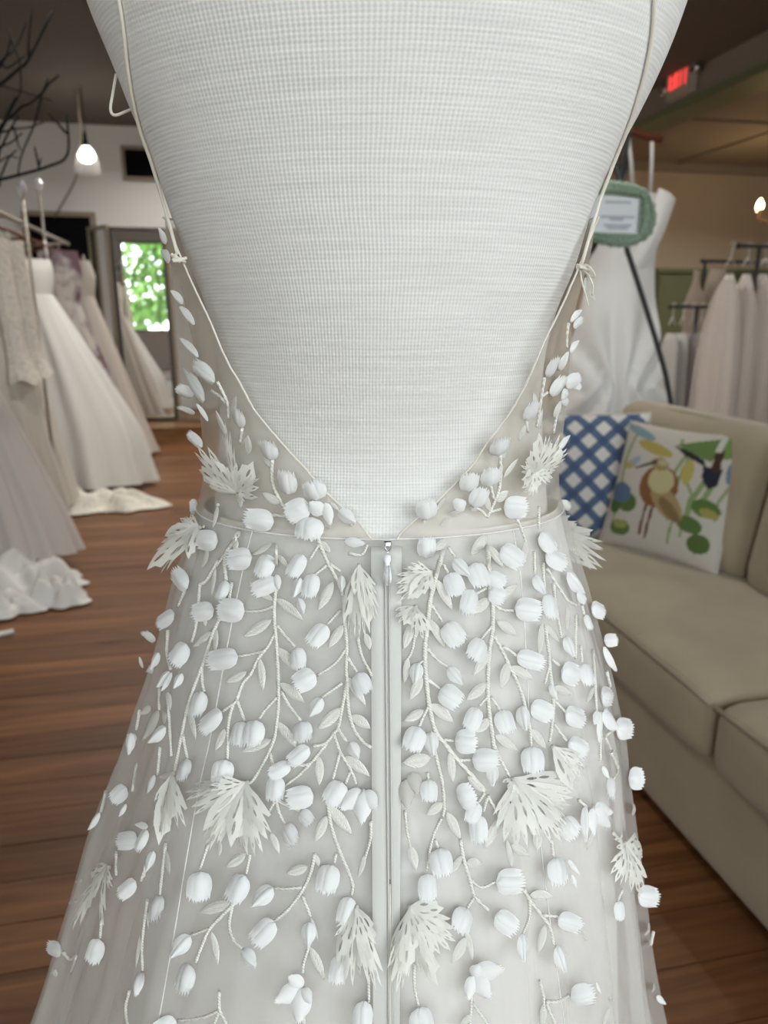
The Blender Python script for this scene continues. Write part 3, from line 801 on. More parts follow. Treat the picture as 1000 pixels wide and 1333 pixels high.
MB().tube(catmull([at_depth(151, 97, L0), at_depth(147, 121, L0-.004), at_depth(144, 142, L0-.006), at_depth(150, 150, L0-.004), at_depth(169, 143, L0+.004)], 6), .0009, 6).build('strap_loop', M['cord'], gn, True)
# knots and bow where the straps meet the bodice
for (kx, ky) in ((239, 335), (753, 347)):
    P, n, dep = on_body(kx, ky, .003); m = MB()
    for k in range(4):
        a_ = Vector((rn_.uniform(-1, 1), rn_.uniform(-1, 1), rn_.uniform(-1, 1)))*.0016
        m.tube(catmull([P+a_+Vector((-.003, 0, .001)), P-a_+n*.002, P+a_+Vector((.003, 0, -.001))], 4), .001, 6)
    m.build('strap_knot', M['cord'], gn, True)
K = on_body(753, 347, .004)[2]
MB().tube(catmull([at_depth(755, 346, K), at_depth(764, 345, K-.004), at_depth(772, 353, K-.006), at_depth(774, 360, K-.004), at_depth(766, 358, K), at_depth(756, 348, K)], 5), .0006, 5).build('bow_loop', M['cord'], gn, True)
MB().tube(catmull([at_depth(756, 349, K), at_depth(766, 358, K-.003), at_depth(772, 372, K-.003), at_depth(771, 384, K)], 5), .0006, 5).build('bow_tail', M['cord'], gn, True)
MB().tube(catmull([at_depth(755, 350, K), at_depth(758, 368, K-.002), at_depth(763, 385, K-.002), at_depth(766, 398, K)], 5), .0006, 5).build('bow_tail', M['cord'], gn, True)

# centre back: satin plackets and concealed zip
def strip(name, cols, rows, off, m_, parent=gn, bulge=0.0):
    V = []; nc = len(cols(rows[0]))
    for r_ in rows:
        cs = cols(r_)
        for k, x in enumerate(cs):
            u = k/(nc-1)
            V.append(on_body(x, r_, off + bulge*4*u*(1-u))[0])
    Fc = [(j*nc+i, j*nc+i+1, (j+1)*nc+i+1, (j+1)*nc+i) for j in range(len(rows)-1) for i in range(nc-1)]
    return wobj(name, V, Fc, m_, parent)
rows = [700+i*11 for i in range(63)]
zx = lambda r_: 503.5 + (r_-700)*.0085
lin = lambda a, b, n: [a+(b-a)*i/n for i in range(n+1)]
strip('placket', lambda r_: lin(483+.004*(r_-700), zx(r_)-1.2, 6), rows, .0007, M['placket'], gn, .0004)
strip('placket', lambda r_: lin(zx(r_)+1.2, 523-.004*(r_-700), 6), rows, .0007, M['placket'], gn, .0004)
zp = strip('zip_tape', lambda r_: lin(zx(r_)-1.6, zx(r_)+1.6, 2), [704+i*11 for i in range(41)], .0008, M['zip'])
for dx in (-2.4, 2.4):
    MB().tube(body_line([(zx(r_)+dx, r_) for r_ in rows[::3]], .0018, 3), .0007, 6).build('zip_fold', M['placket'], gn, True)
MB().tube(body_line([(zx(r_), r_) for r_ in lin(1150, 1380, 8)], .0016, 4), .0005, 6).build('back_seam', M['cord'], gn, True)
P, n, dep = on_body(504, 708, .004); ux = RIGHT.copy(); uz = (UP - n*UP.dot(n)).normalized()
def zmat(P): 
    Mx = Matrix.Identity(4)
    for i in range(3): Mx[i][0] = ux[i]; Mx[i][1] = uz[i]; Mx[i][2] = n[i]; Mx[i][3] = P[i]
    return Mx
s_ = dep/F
sl = thing_part = mesh_obj('zip_slider', *rbox((12*s_, 13*s_, .004), .0016, .0008, 6), M['chrome'], gn, True, zmat(P))
MB().tube(catmull([P + ux*(-4*s_) + n*.003 - uz*(4*s_), P + n*.005 - uz*(10*s_), P + ux*(4*s_) + n*.003 - uz*(4*s_)], 5), .0007, 6).build('zip_bail', M['chrome'], gn, True)
prof = [(0, -13), (4, -14), (4.6, -20), (2.6, -24), (4.2, -32), (5.6, -42), (4.6, -49), (0, -53)]
V = []; Fc = []
for side in (0, 1):
    for (x, y_) in prof:
        for sg in (-1, 1):
            V.append(P + ux*(sg*x*s_) + uz*(y_*s_) + n*(.0026 + .0012*side + (.0006 if 0 < side and 2 < x else 0)))
k = len(prof)*2
for i in range(len(prof)-1):
    Fc.append((k+2*i, k+2*i+2, k+2*i+3, k+2*i+1)); Fc.append((2*i+1, 2*i+3, 2*i+2, 2*i)); Fc.append((2*i, 2*i+2, k+2*i+2, k+2*i)); Fc.append((k+2*i+1, k+2*i+3, 2*i+3, 2*i+1))
zpl = wobj('zip_pull', V, Fc, M['enamel'], gn)
# panel seams in the skirt
for S_ in ([(333,676),(323,714),(308,782),(301,817),(281,924),(272,972),(260,1024),(243,1120),(229,1203),(208,1321),(200,1360)],
           [(668,690),(676,740),(682,800),(687,900),(694,1000),(704,1100),(716,1200),(730,1300),(736,1350)]):
    MB().tube(body_line(S_, .0003, 5), .00042, 5).build('panel_seam', M['lining'], gn, True)

# ------------------------------------------------------------------ applique templates (x = length, y = width, z = away from the gown)
def tmpl(name, V, Fc, m_, sm=True):
    me = bpy.data.meshes.new(name); me.from_pydata([tuple(v) for v in V], [], Fc); me.update(); smooth(me, sm); me.materials.append(m_); return me
def egg(u, mid=.45, end=.62):
    if u < mid: return .5*math.sqrt(max(0, 1-((u-mid)/mid)**2))
    return .5*math.cos((u-mid)/(1-mid)*math.acos(end))
def cup(m, y0, rot, zoff, wk, h, seed, end=.62, nu=9, nv=10, jag=.17, flip=.16):
    rn = random.Random(seed); V = []
    teeth = [(jag if k % 2 else -jag*.45)*rn.uniform(.6, 1.2) for k in range(nv+1)]
    for i in range(nu+1):
        u = i/nu
        for k in range(nv+1):
            v = -1+2*k/nv
            uu = u + (teeth[k]*max(0, (u-.72)/.28) - .10*v*v*max(0, (u-.5)*2))
            ww = egg(u, .45, end)*wk
            z = zoff + h*(1-v*v*.95)*math.sin(PI*min(1, .06+u*.80))
            if flip: z += flip*max(0, u-.6)**2*3
            x, y = uu, v*ww
            c, s = math.cos(rot), math.sin(rot)
            V.append((x*c-y*s, x*s+y*c+y0, z))
    m.add(V, [(i*(nv+1)+k, i*(nv+1)+k+1, (i+1)*(nv+1)+k+1, (i+1)*(nv+1)+k) for i in range(nu) for k in range(nv)])
BUDS = []
for sd in range(5):
    m = MB(); rn = random.Random(sd+11)
    cup(m, 0, 0, .0, 1.02, .06, sd*7+1, .92)                       # back petal
    cup(m, .07, .10+rn.uniform(-.04, .04), .03, .80, .19, sd*7+2, .84)
    cup(m, -.07, -.10+rn.uniform(-.04, .04), .05, .80, .20, sd*7+3, .84)
    cup(m, rn.uniform(-.05, .05), rn.uniform(-.06, .06), .09, .74+rn.uniform(-.05, .08), .21, sd*7+4, .86)
    BUDS.append(tmpl('tulip_bud', m.v, m.f, M['petal']))
m = MB(); cup(m, 0, 0, 0, 1.0, .30, 77, .35, 10, 10, .05); cup(m, .02, .03, .10, .62, .30, 78, .35, 10, 10, .05)
SLIM = tmpl('closed_bud', m.v, m.f, M['petal'])
m = MB(); cup(m, 0, 0, 0, 1.0, .22, 91, .42, 10, 10, .06, .25); PETAL1 = tmpl('petal', m.v, m.f, M['petal'])
PETALG = tmpl('petal', m.v, m.f, M['ghost'])
# embroidered leaf: plump lens with a groove along the vein
def leaf_geo(nu=12, nv=8):
    V = []
    for i in range(nu+1):
        u = i/nu; ww = .5*(math.sin(PI*u**.85))**.8 if 0 < u < 1 else 0
        for k in range(nv+1):
            v = -1+2*k/nv
            z = .16*(1-v*v)*math.sin(PI*max(.05, min(.95, u)))**.5 - .09*math.exp(-(v/.18)**2)*math.sin(PI*u) + .018*math.sin(u*38+abs(v)*5)*(1-v*v)
            V.append((u, v*ww + .05*math.sin(PI*u), z))
    return V, [(i*(nv+1)+k, i*(nv+1)+k+1, (i+1)*(nv+1)+k+1, (i+1)*(nv+1)+k) for i in range(nu) for k in range(nv)]
LEAF = tmpl('leaf', *leaf_geo(), M['leaf_thread'])
# laser-cut petals: pointed teeth and lens-shaped cut-outs
def cut_petal(outline, holes, arch, cupk, seed):
    bm = bmesh.new(); rn = random.Random(seed)
    def loop(pts):
        vs = [bm.verts.new((x, y, 0)) for x, y in pts]
        return [bm.edges.new((vs[i], vs[(i+1) % len(vs)])) for i in range(len(vs))]
    def dens(pts, n=3):
        out = []
        for a, b in zip(pts, pts[1:]+pts[:1]):
            for k in range(n): out.append((a[0]+(b[0]-a[0])*k/n, a[1]+(b[1]-a[1])*k/n))
        return out
    E = loop(dens(outline))
    for (cx, cy_, ln, wd, ro) in holes:
        c, s = math.cos(ro), math.sin(ro); q = []
        for k in range(10):
            a = 2*PI*k/10; x = ln*.95*math.cos(a); y_ = wd*.95*math.sin(a)*(1-.35*abs(math.cos(a)))
            q.append((cx+x*c-y_*s, cy_+x*s+y_*c))
        E += loop(q)
    bmesh.ops.triangle_fill(bm, use_beauty=True, edges=E)
    for v in bm.verts:
        x, y_ = v.co.x, v.co.y
        v.co.z = arch*math.sin(PI*min(1, x*.9)) - cupk*y_*y_ + .03*math.sin(9*y_+seed)*x
    bm.verts.index_update(); V = [v.co.copy() for v in bm.verts]; Fc = []
    bm.normal_update()
    for f in bm.faces:
        ids = tuple(v.index for v in f.verts); Fc.append(ids if f.normal.z >= 0 else ids[::-1])
    bm.free(); return V, Fc
OA = [(0,-.05),(.15,-.12),(.30,-.26),(.48,-.42),(.70,-.52),(.60,-.38),(.56,-.30),(.78,-.36),(.92,-.34),(.80,-.22),(.70,-.14),(.90,-.14),(1.02,-.06),(.88,.02),(.74,.05),(.92,.14),(1.0,.22),(.82,.22),(.64,.20),(.80,.36),(.84,.46),(.64,.42),(.48,.36),(.32,.27),(.16,.13),(0,.05)]
HA = [(.28,-.09,.10,.04,-.45),(.28,.10,.10,.04,.5),(.47,-.25,.10,.042,-.6),(.50,-.03,.12,.045,0),(.48,.20,.11,.042,.5),(.76,-.28,.06,.028,-.25),(.84,-.06,.07,.028,0),(.82,.13,.06,.026,.35)]
OB = [(0,-.06),(.18,-.20),(.40,-.40),(.62,-.50),(.84,-.48),(.72,-.34),(.62,-.22),(.84,-.22),(.98,-.14),(.84,-.02),(.70,.03),(.90,.12),(1.0,.22),(.80,.24),(.62,.22),(.74,.38),(.72,.50),(.52,.42),(.3,.30),(.15,.16),(0,.06)]
HB = [(.34,-.16,.13,.055,-.5),(.36,.12,.13,.055,.45),(.66,-.38,.09,.035,-.2),(.82,-.13,.07,.03,.0),(.54,-.02,.10,.045,0),(.82,.16,.07,.028,.3)]
OC = [(0,-.07),(.2,-.30),(.45,-.46),(.68,-.42),(.82,-.26),(1.0,-.02),(.84,.10),(.78,.34),(.60,.30),(.55,.46),(.35,.42),(.15,.24),(0,.07)]
HC = [(.40,-.16,.18,.09,-.15),(.42,.18,.13,.08,.15),(.70,-.08,.12,.07,0)]
CUTS = [tmpl('cut_petal', *cut_petal(OA, HA, .16, .35, 1), M['cutwork']), tmpl('cut_petal', *cut_petal(OB, HB, .20, .45, 2), M['cutwork']), tmpl('cut_petal', *cut_petal(OC, HC, .22, .5, 3), M['cutwork'])]
m = MB().lathe([(.001, .5), (.3, .42), (.48, .15), (.5, -.1), (.3, -.4), (.001, -.5)], (0, 0, 0), 10)
KNOB = tmpl('flower_base', m.v, m.f, M['stem_thread'])

def ap_matrix(b, t, w, off0, off1, hz=None, face=.0, roll=.0):
    B, n0, d0 = on_body(b[0], b[1], off0); T, n1, d1 = on_body(t[0], t[1], off1)
    # keep the length seen in the photograph plausible where the skirt turns away
    Lp = math.hypot(b[0]-t[0], b[1]-t[1])*d0/F
    X = T - B
    if X.length > 1.5*Lp: X = X.normalized()*1.5*Lp
    L_ = max(X.length, 1e-5); X.normalize()
    n = (n0 + n1).normalized(); v = (CAM - B).normalized()
    n = (n*(1-face) + v*face).normalized()
    if n.dot(v) < .35: n = (n + v*.5).normalized()
    Z = (n - X*n.dot(X)).normalized(); Y = Z.cross(X)
    if roll: Y, Z = Y*math.cos(roll) + Z*math.sin(roll), Z*math.cos(roll) - Y*math.sin(roll)
    wd = w*d0/F; h = hz if hz is not None else wd
    Mx = Matrix.Identity(4)
    for i in range(3):
        Mx[i][0] = X[i]*L_; Mx[i][1] = Y[i]*wd; Mx[i][2] = Z[i]*h; Mx[i][3] = B[i]
    return Mx
def put(name, me, Mx, parent):
    o = bpy.data.objects.new(name, me); link(o, parent, Mx); return o
# stems: traced along the embroidery, laid on the gown
STEMS = [
[(285,496),(293,512),(298,525),(299,544)],[(277,508),(289,516),(295,524)],[(317,556),(314,577)],[(314,640),(316,658)],
[(356,597),(355,617),(358,635),(367,653),(382,682)],[(356,670),(377,672)],[(458,683),(468,701)],
[(358,690),(360,710),(361,736)],[(361,763),(358,792),(359,816),(361,840),(363,872),(364,904),(362,938),(355,971),(332,1013),(322,1020)],
[(416,709),(404,728)],[(426,736),(410,749)],[(415,701),(420,715),(428,734),(436,749),(446,773),(450,816),(452,843),(451,872),(452,887),(446,921),(441,946),(435,954),(424,967),(408,971)],
[(430,734),(444,744)],[(454,720),(471,722),(479,709)],[(466,829),(471,853),(481,872),(484,880)],
[(451,845),(436,864),(414,879)],[(361,813),(372,827),(385,842)],[(444,794),(426,813)],[(358,789),(340,795),(321,796)],
[(358,826),(347,845),(328,851),(312,854)],[(347,845),(337,858),(328,877),(317,889),(309,910),(303,921),(298,946),(297,988)],[(309,910),(320,938)],
[(362,908),(347,923),(339,935)],[(367,900),(378,919),(393,938)],[(452,887),(454,921),(460,946),(471,963),(484,973)],[(452,854),(465,875)],
[(446,889),(420,907)],[(440,948),(452,965)],[(435,954),(443,977),(458,1003),(464,1020)],[(443,980),(433,1017)],
[(426,967),(408,990),(390,1009),(372,1022)],[(379,995),(399,995),(412,987)],[(353,980),(358,1000)],[(360,1040),(375,1048),(392,1055)],
[(360,1040),(365,1059),(372,1072)],[(359,1042),(351,1056)],[(456,1004),(450,1020)],[(483,1068),(483,1090),(476,1116)],
[(427,1044),(432,1075),(443,1108),(459,1147),(458,1165)],[(438,1110),(436,1123)],[(410,1110),(405,1134),(394,1158),(377,1182),(359,1198)],
[(393,1154),(375,1156),(358,1155)],[(327,1112),(322,1137)],[(394,1165),(405,1193)],[(403,1230),(396,1252),(395,1265)],[(396,1320),(398,1345)],
[(250,1216),(275,1208)],[(308,1173),(293,1188),(275,1208),(264,1232),(257,1252)],[(304,1177),(300,1204),(306,1223),(317,1234)],[(272,1098),(261,1130)],
[(287,1289),(288,1314),(295,1329),(299,1345)],[(286,1315),(264,1323),(233,1327)],[(287,1316),(282,1329),(278,1342)],
[(480,1267),(480,1303)],[(539,1252),(539,1283),(544,1307)],[(574,1065),(562,1092),(555,1132)],
[(598,1092),(602,1115),(606,1130),(611,1144),(618,1166),(636,1184)],[(616,1168),(606,1183)],[(612,1145),(627,1154),(644,1147)],
[(613,1280),(613,1303),(611,1340)],[(615,1304),(639,1338)],[(680,1157),(688,1170),(702,1187),(715,1206),(720,1229)],[(706,1190),(724,1192)],[(688,1170),(687,1193),(679,1214)],
[(716,1092),(719,1115)],[(702,1275),(708,1301),(706,1340)],[(710,1302),(725,1302),(740,1294)],[(711,1305),(725,1338)],
[(796,1083),(807,1095)],[(808,1158),(803,1171)],[(849,1212),(846,1230)],[(642,969),(650,987),(660,1006),(664,1013)],[(780,954),(780,991)],[(794,980),(803,1000),(797,1013)],[(751,1041),(763,1050)],
[(549,936),(545,946)],[(583,699),(576,718),(567,749),(560,781),(556,812),(553,840),(553,862),(555,889),(558,916),(566,950),(579,968),(594,988),(612,1007),(631,1029)],
[(552,678),(543,693)],[(576,734),(583,746)],[(583,712),(592,725)],[(618,773),(632,766)],
[(632,688),(634,712),(635,741),(637,770),(640,785),(640,819),(636,848),(634,882),(634,906),(636,930),(640,958),(642,975)],
[(671,674),(678,690),(684,708)],[(642,785),(652,793),(667,795)],[(700,659),(700,688)],[(694,718),(695,747)],[(705,733),(708,771)],
[(710,740),(725,762),(737,781),(749,788)],[(719,759),(722,790),(729,830)],[(756,788),(759,800)],
[(708,814),(713,850),(714,866),(719,910),(718,940),(714,966)],[(714,866),(708,890)],[(641,826),(653,848),(660,862),(672,886),(682,914),(689,948),(691,970)],[(653,842),(662,846),(671,853)],
[(716,858),(727,866)],[(770,846),(772,876),(774,912),(775,928)],[(748,800),(748,858)],[(754,840),(756,862)],[(721,912),(736,928)],[(720,942),(736,964)],
[(788,874),(793,894)],[(788,956),(798,950)],[(786,960),(802,992)],[(560,785),(575,809)],[(541,821),(536,848),(527,862)],[(553,858),(546,863)],
[(555,843),(568,858),(582,868)],[(556,884),(572,896)],[(638,816),(626,831)],[(634,906),(623,919)],[(638,907),(650,924)],[(558,918),(551,932),(546,945)],[(577,962),(590,964)],[(596,989),(613,989)],
[(631,1031),(623,1043)],[(634,1037),(629,1056)],[(634,1035),(642,1050),(647,1062)],[(527,1054),(530,1081),(534,1101)],[(556,1005),(557,1014)],
[(566,965),(566,978),(575,1016),(578,1048),(576,1063)],[(566,1092),(570,1103)],
[(286,657),(276,670),(267,686)],[(322,678),(312,694),(302,710),(295,722),(294,738),(296,756)],[(304,758),(300,782)],[(332,722),(350,713)],[(294,722),(283,738)],
[(286,730),(270,756),(262,762),(260,788),(256,818),(251,836)],[(243,769),(233,790)],[(220,820),(219,852),(224,871)],
[(300,782),(294,793),(278,826),(265,865),(252,900),(244,927),(238,956),(228,1006)],[(264,866),(265,889),(268,900)],[(304,916),(292,926)],[(239,956),(246,988)],
[(209,892),(209,924)],[(220,902),(222,940),(225,984)],[(184,924),(179,950)],[(210,972),(207,1010)],[(180,992),(174,1030)],[(140,1030),(133,1058)],[(188,1140),(192,1126)],
[(218,1096),(213,1140),(210,1166)],[(134,1197),(132,1220)],[(191,1125),(185,1146)],[(153,1107),(153,1139)],[(194,1169),(190,1203),(187,1233),(188,1263)],
[(171,1289),(166,1312),(169,1340)],[(83,1238),(93,1247),(101,1245),(93,1266)],
[(738,420),(736,436),(736,452)],[(707,491),(703,518),(700,538),(697,555)],[(711,510),(705,515)],[(727,525),(722,544),(719,563)],[(684,546),(686,562)],
[(650,590),(651,613),(649,634),(644,650),(633,674)],[(637,629),(642,650)],[(638,666),(651,662)],[(633,672),(625,664),(616,660)]]
# leaves: base, tip, width
LEAVES = [(304,539,310,514,9),(296,565,284,533,11),(325,590,325,565,13),(314,642,316,661,9),(354,607,345,592,9),(366,655,343,641,12),(370,640,364,610,8),(430,653,442,664,5),
(355,691,329,706,12),(356,706,332,723,8),(360,693,385,723,12),(362,722,377,739,7),(434,757,415,795,13),(418,704,431,720,8),(476,824,482,846,9),(361,779,396,808,12),(362,843,390,875,13),
(447,813,428,843,12),(358,783,325,757,9),(355,806,318,829,13),(322,874,297,888,11),(339,856,344,899,12),(355,962,316,978,12),(366,889,398,914,13),(362,939,388,973,12),(453,881,477,919,11),(445,921,414,949,14),(458,931,483,948,13),
(450,984,482,1010,13),(416,984,416,1022,11),(476,1112,467,1141,7),(428,1048,459,1086,14),(426,1061,410,1095,12),(401,1127,375,1136,12),(410,1111,416,1127,7),(322,1110,296,1128,12),(353,1083,365,1111,10),(288,1094,288,1115,8),
(405,1193,415,1223,5),(405,1232,423,1274,11),(301,1174,261,1186,14),(277,1212,286,1254,11),(606,1219,586,1252,15),(606,1210,615,1248,8),(612,1319,595,1338,10),(688,1164,718,1165,12),(709,1202,700,1239,10),(707,1305,705,1336,9),
(753,1206,762,1225,5),(805,1091,823,1083,10),(791,1298,807,1310,6),(792,1310,782,1336,9),(763,964,757,1002,11),(795,981,814,981,9),(774,1074,761,1105,8),(699,1079,698,1106,12),(658,1092,666,1132,8),(664,1099,687,1114,11),
(608,1010,629,1031,9),(568,664,580,646,5),(583,674,572,685,6),(583,701,562,717,11),(567,754,588,794,12),(636,779,612,798,14),(632,696,611,723,14),(637,691,655,706,11),(635,710,654,739,11),(683,703,680,734,9),(647,783,672,761,12),(645,808,672,827,13),
(737,788,736,824,7),(704,810,700,853,10),(707,812,726,836,9),(720,894,742,904,10),(772,894,762,913,8),(662,868,692,884,13),(660,862,650,896,15),(690,948,708,974,12),(559,806,578,843,11),(536,811,525,845,12),(531,856,526,889,9),(549,880,533,911,12),
(551,924,526,938,12),(560,916,589,940,14),(636,846,615,879,12),(632,889,606,911,13),(636,935,619,953,12),(643,957,671,976,12),(648,1065,630,1104,13),(560,986,524,992,17),(534,1100,541,1132,12),(585,978,588,1018,11),(576,1044,554,1060,12),(581,1056,598,1092,12),
(600,1113,585,1136,9),(606,1122,627,1124,12),(286,658,280,687,9),(316,679,292,679,9),(309,700,308,721,9),(283,738,277,778,7),(268,804,270,815,7),(276,822,254,842,10),(283,817,283,850,11),(247,921,258,962,11),(294,948,282,977,12),(222,902,224,924,10),
(217,1105,224,1139,10),(194,1187,196,1208,6),(185,1217,180,1259,7),(700,557,704,530,6),(698,528,692,510,8),(682,552,674,573,9),(654,597,659,571,8),(654,622,673,595,8),(646,653,660,638,12),(636,664,631,642,8)]
# tulip buds: base, tip, width
TULIPS = [(243,395,234,376,12),(258,421,246,397,14),(263,464,246,439,12),(284,495,266,473,24),(271,520,257,490,23),(256,515,241,503,17),(250,490,248,476,10),(316,554,316,529,17),(275,547,266,524,9),(257,538,242,528,12),(268,581,256,565,14),
(355,596,353,571,23),(378,642,377,611,24),(415,649,409,624,29),(404,656,380,669,26),(407,673,404,700,34),(441,664,465,680,17),(444,701,442,726,21),(359,679,329,674,27),(352,722,345,750,22),(363,757,335,769,21),(396,722,384,749,20),(393,752,386,778,14),(409,747,405,776,21),
(390,779,398,799,11),(445,749,446,771,10),(412,877,389,890,26),(388,843,393,868,19),(426,814,410,837,23),(321,796,296,794,27),(312,854,282,861,25),(294,988,290,1015,26),(319,939,316,967,24),(335,937,333,967,27),(394,939,400,963,24),(404,972,382,990,19),(466,876,477,900,22),
(420,908,407,931,17),(456,965,468,986,15),(379,994,358,1007,17),(361,1010,361,1038,23),(409,1034,381,1038,26),(393,1056,406,1068,17),(373,1073,388,1095,20),(446,1017,432,1043,25),(432,1124,426,1156,27),(456,1166,448,1196,21),(358,1154,333,1175,21),(321,1138,309,1168,27),
(403,1198,403,1229,18),(360,1198,337,1221,25),(250,1216,225,1239,20),(251,1254,247,1285,28),(317,1235,339,1254,19),(262,1133,261,1165,28),(233,1327,206,1334,21),(445,1241,440,1272,22),(474,1300,471,1340,24),(544,1308,548,1347,30),(554,1136,554,1167,22),(604,1180,592,1207,28),
(644,1147,671,1143,29),(643,1189,662,1204,25),(723,1193,748,1199,21),(677,1214,674,1247,16),(722,1229,726,1260,19),(719,1115,720,1145,28),(740,1294,765,1286,25),(827,1164,849,1166,24),(803,1171,801,1191,14),(691,971,691,1001,28),(728,1066,743,1083,26),
(736,966,754,976,24),(793,1013,788,1036,17),(815,1012,828,1012,25),(759,1048,754,1093,13),(545,946,534,973,26),(560,951,560,982,18),(556,675,552,650,26),(608,638,608,614,23),(635,631,636,606,26),(616,659,623,634,23),(612,659,607,683,21),(554,726,554,701,23),
(584,746,594,773,23),(589,728,607,750,17),(613,768,604,797,21),(615,733,623,762,26),(634,770,650,778,22),(632,749,652,759,18),(650,713,671,732,26),(653,660,676,659,27),(668,791,695,795,28),(700,694,712,716,22),(706,722,725,735,23),(730,654,749,655,19),(693,749,700,774,17),
(735,745,749,773,20),(747,773,756,784,14),(710,774,712,803,20),(766,790,780,800,20),(759,800,761,818,12),(734,828,738,854,17),(671,853,699,862,22),(728,872,748,880,26),(756,864,760,889,21),(783,834,794,834,16),(782,842,793,873,13),(678,918,679,949,18),(689,918,711,928,23),
(714,890,719,910,10),(732,928,756,938,24),(779,906,804,908,24),(798,948,820,948,26),(578,812,595,836,26),(544,862,538,890,17),(582,868,598,890,16),(572,897,592,913,27),(626,833,612,856,24),(621,921,609,947,20),(650,924,655,950,25),(590,964,616,964,28),(614,988,640,988,27),
(640,993,636,1021,17),(594,1040,613,1030,30),(621,1043,608,1067,19),(621,1060,623,1091,22),(557,1014,556,1039,21),(570,1103,575,1133,28),(254,657,240,658,20),(287,705,265,703,25),(248,766,236,745,22),(297,756,294,780,17),(331,726,307,730,27),(246,838,236,863,25),(281,793,260,798,23),
(230,798,214,815,19),(224,874,214,894,14),(228,876,220,900,11),(240,876,233,895,12),(204,836,196,823,14),(203,868,191,882,12),(210,849,204,870,12),(267,900,262,929,25),(292,926,272,948,21),(247,988,246,1015,21),(219,946,204,967,17),(174,953,174,980,14),
(168,1024,154,1038,20),(168,1046,163,1062,8),(134,1058,124,1080,11),(182,1092,158,1096,21),(196,1080,188,1104,17),(202,1106,195,1130,11),(210,1166,212,1197,26),(132,1220,127,1245,22),(180,1146,166,1164,19),(188,1264,190,1297,21),(83,1236,62,1228,17),
(738,418,746,401,12),(742,425,749,413,10),(738,458,743,443,10),(725,481,729,455,15),(711,489,714,464,18),(732,498,750,490,17),(738,498,748,504,9),(714,514,724,489,21),(727,512,738,515,14),(728,520,738,526,10),(719,542,721,518,12),(684,545,689,520,20),(724,584,732,566,10),(722,590,729,592,12),
(646,590,647,567,25),(204,1008,199,1030,9),(190,870,191,855,9)]
# loose single petals: base, tip, width (g = sheer organza)
PETALS = [(422,669,407,651,21),(425,653,433,682,15),(449,704,476,707,13),(430,685,446,694,10),(362,748,367,768,11),(591,664,599,688,25),(584,685,591,706,17),(589,661,602,650,20),(781,996,786,1011,8),(737,1117,748,1134,7),(741,1136,746,1151,6),(198,1076,180,1070,9),(182,961,168,954,10),(78,1263,63,1263,10),(851,1294,861,1306,8),(771,1277,773,1290,5),
(228,338,218,322,16),(222,318,219,296,12)]
GHOSTS = [(272,714,268,740,14),(843,1210,818,1197,16),(845,1226,828,1238,8),(851,1285,822,1287,10),(825,1055,801,1041,14),(209,924,192,962,18),(214,927,219,942,12),(109,1144,94,1153,8),(102,1171,84,1179,7),(228,1008,212,1012,10),(198,919,187,929,10),(536,1005,543,1031,20),(528,1014,530,1050,20),(766,372,770,392,12),(760,360,757,385,10)]
# open flowers of plain petals: base, petals (tip, width)
OPEN = [((474,1028),[(446,1050,24),(492,1050,22),(474,1068,25)]),((396,1281),[(361,1296,24),(377,1262,18),(394,1320,28),(410,1296,16)]),((615,1265),[(647,1254,25),(636,1290,24),(602,1292,17),(623,1246,16)]),
((768,1050),[(764,1084,17),(794,1057,20),(787,1074,23)]),((776,928),[(764,940,15),(772,964,11),(790,948,23),(793,936,15)])]
# laser-cut blossoms: base, petals (tip, width)
BLOSSOMS = [
((314,640),[(302,547,22),(269,581,26),(262,604,24),(284,619,18),(352,625,28),(337,595,26),(316,598,22),(332,647,20),(290,590,22)]),
((265,687),[(229,686,20),(220,702,24),(218,716,24),(216,726,20),(211,745,24),(219,745,20),(251,713,18),(260,730,20),(258,668,18),(244,673,18)]),
((468,736),[(450,813,17),(460,829,17),(473,832,18),(484,824,17),(491,805,16),(489,776,14),(463,776,15)]),
((325,1018),[(253,1033,32),(262,1054,26),(269,1076,28),(274,1096,28),(294,1090,28),(325,1110,36),(341,1108,32),(353,1083,28),(310,1098,28),(283,1018,22)]),
((228,1006),[(216,1050,22),(216,1096,26),(228,1088,22),(254,1078,22),(242,1058,20),(210,1080,18)]),
((147,1130),[(111,1141,20),(116,1162,22),(149,1201,22),(132,1187,26),(114,1199,26),(153,1153,14)]),
((466,1179),[(442,1221,22),(457,1276,26),(443,1245,22),(478,1232,24),(475,1263,26),(490,1223,22),(488,1278,24)]),
((533,1179),[(583,1228,38),(575,1175,22),(583,1208,28),(515,1243,22),(528,1259,24),(517,1283,26),(510,1272,22),(567,1272,26),(552,1261,24),(545,1221,20)]),
((689,614),[(692,558,20),(703,562,20),(716,563,22),(676,578,20),(719,582,22),(719,605,20),(689,634,16),(710,619,20),(665,634,24),(663,618,22),(681,645,18),(671,597,18)]),
((560,744),[(514,760,26),(514,778,26),(528,781,24),(528,739,20),(543,773,22)]),((540,790),[(514,807,20),(524,814,20),(549,831,24),(536,812,18)]),
((712,676),[(757,682,26),(773,715,34),(771,740,30),(763,744,26),(740,740,24),(747,735,24),(749,672,22),(756,689,24),(766,725,28)]),
((664,1013),[(736,1026,40),(735,1041,34),(717,1088,42),(728,1074,34),(662,1097,46),(650,1085,34),(683,1083,40),(651,1026,22),(702,1079,38)]),
((716,971),[(748,1008,28),(737,1026,26),(746,993,22)]),
((807,1097),[(854,1121,42),(851,1132,30),(843,1099,24),(821,1162,30),(829,1146,28),(791,1107,24),(794,1142,30),(808,1150,28)])]

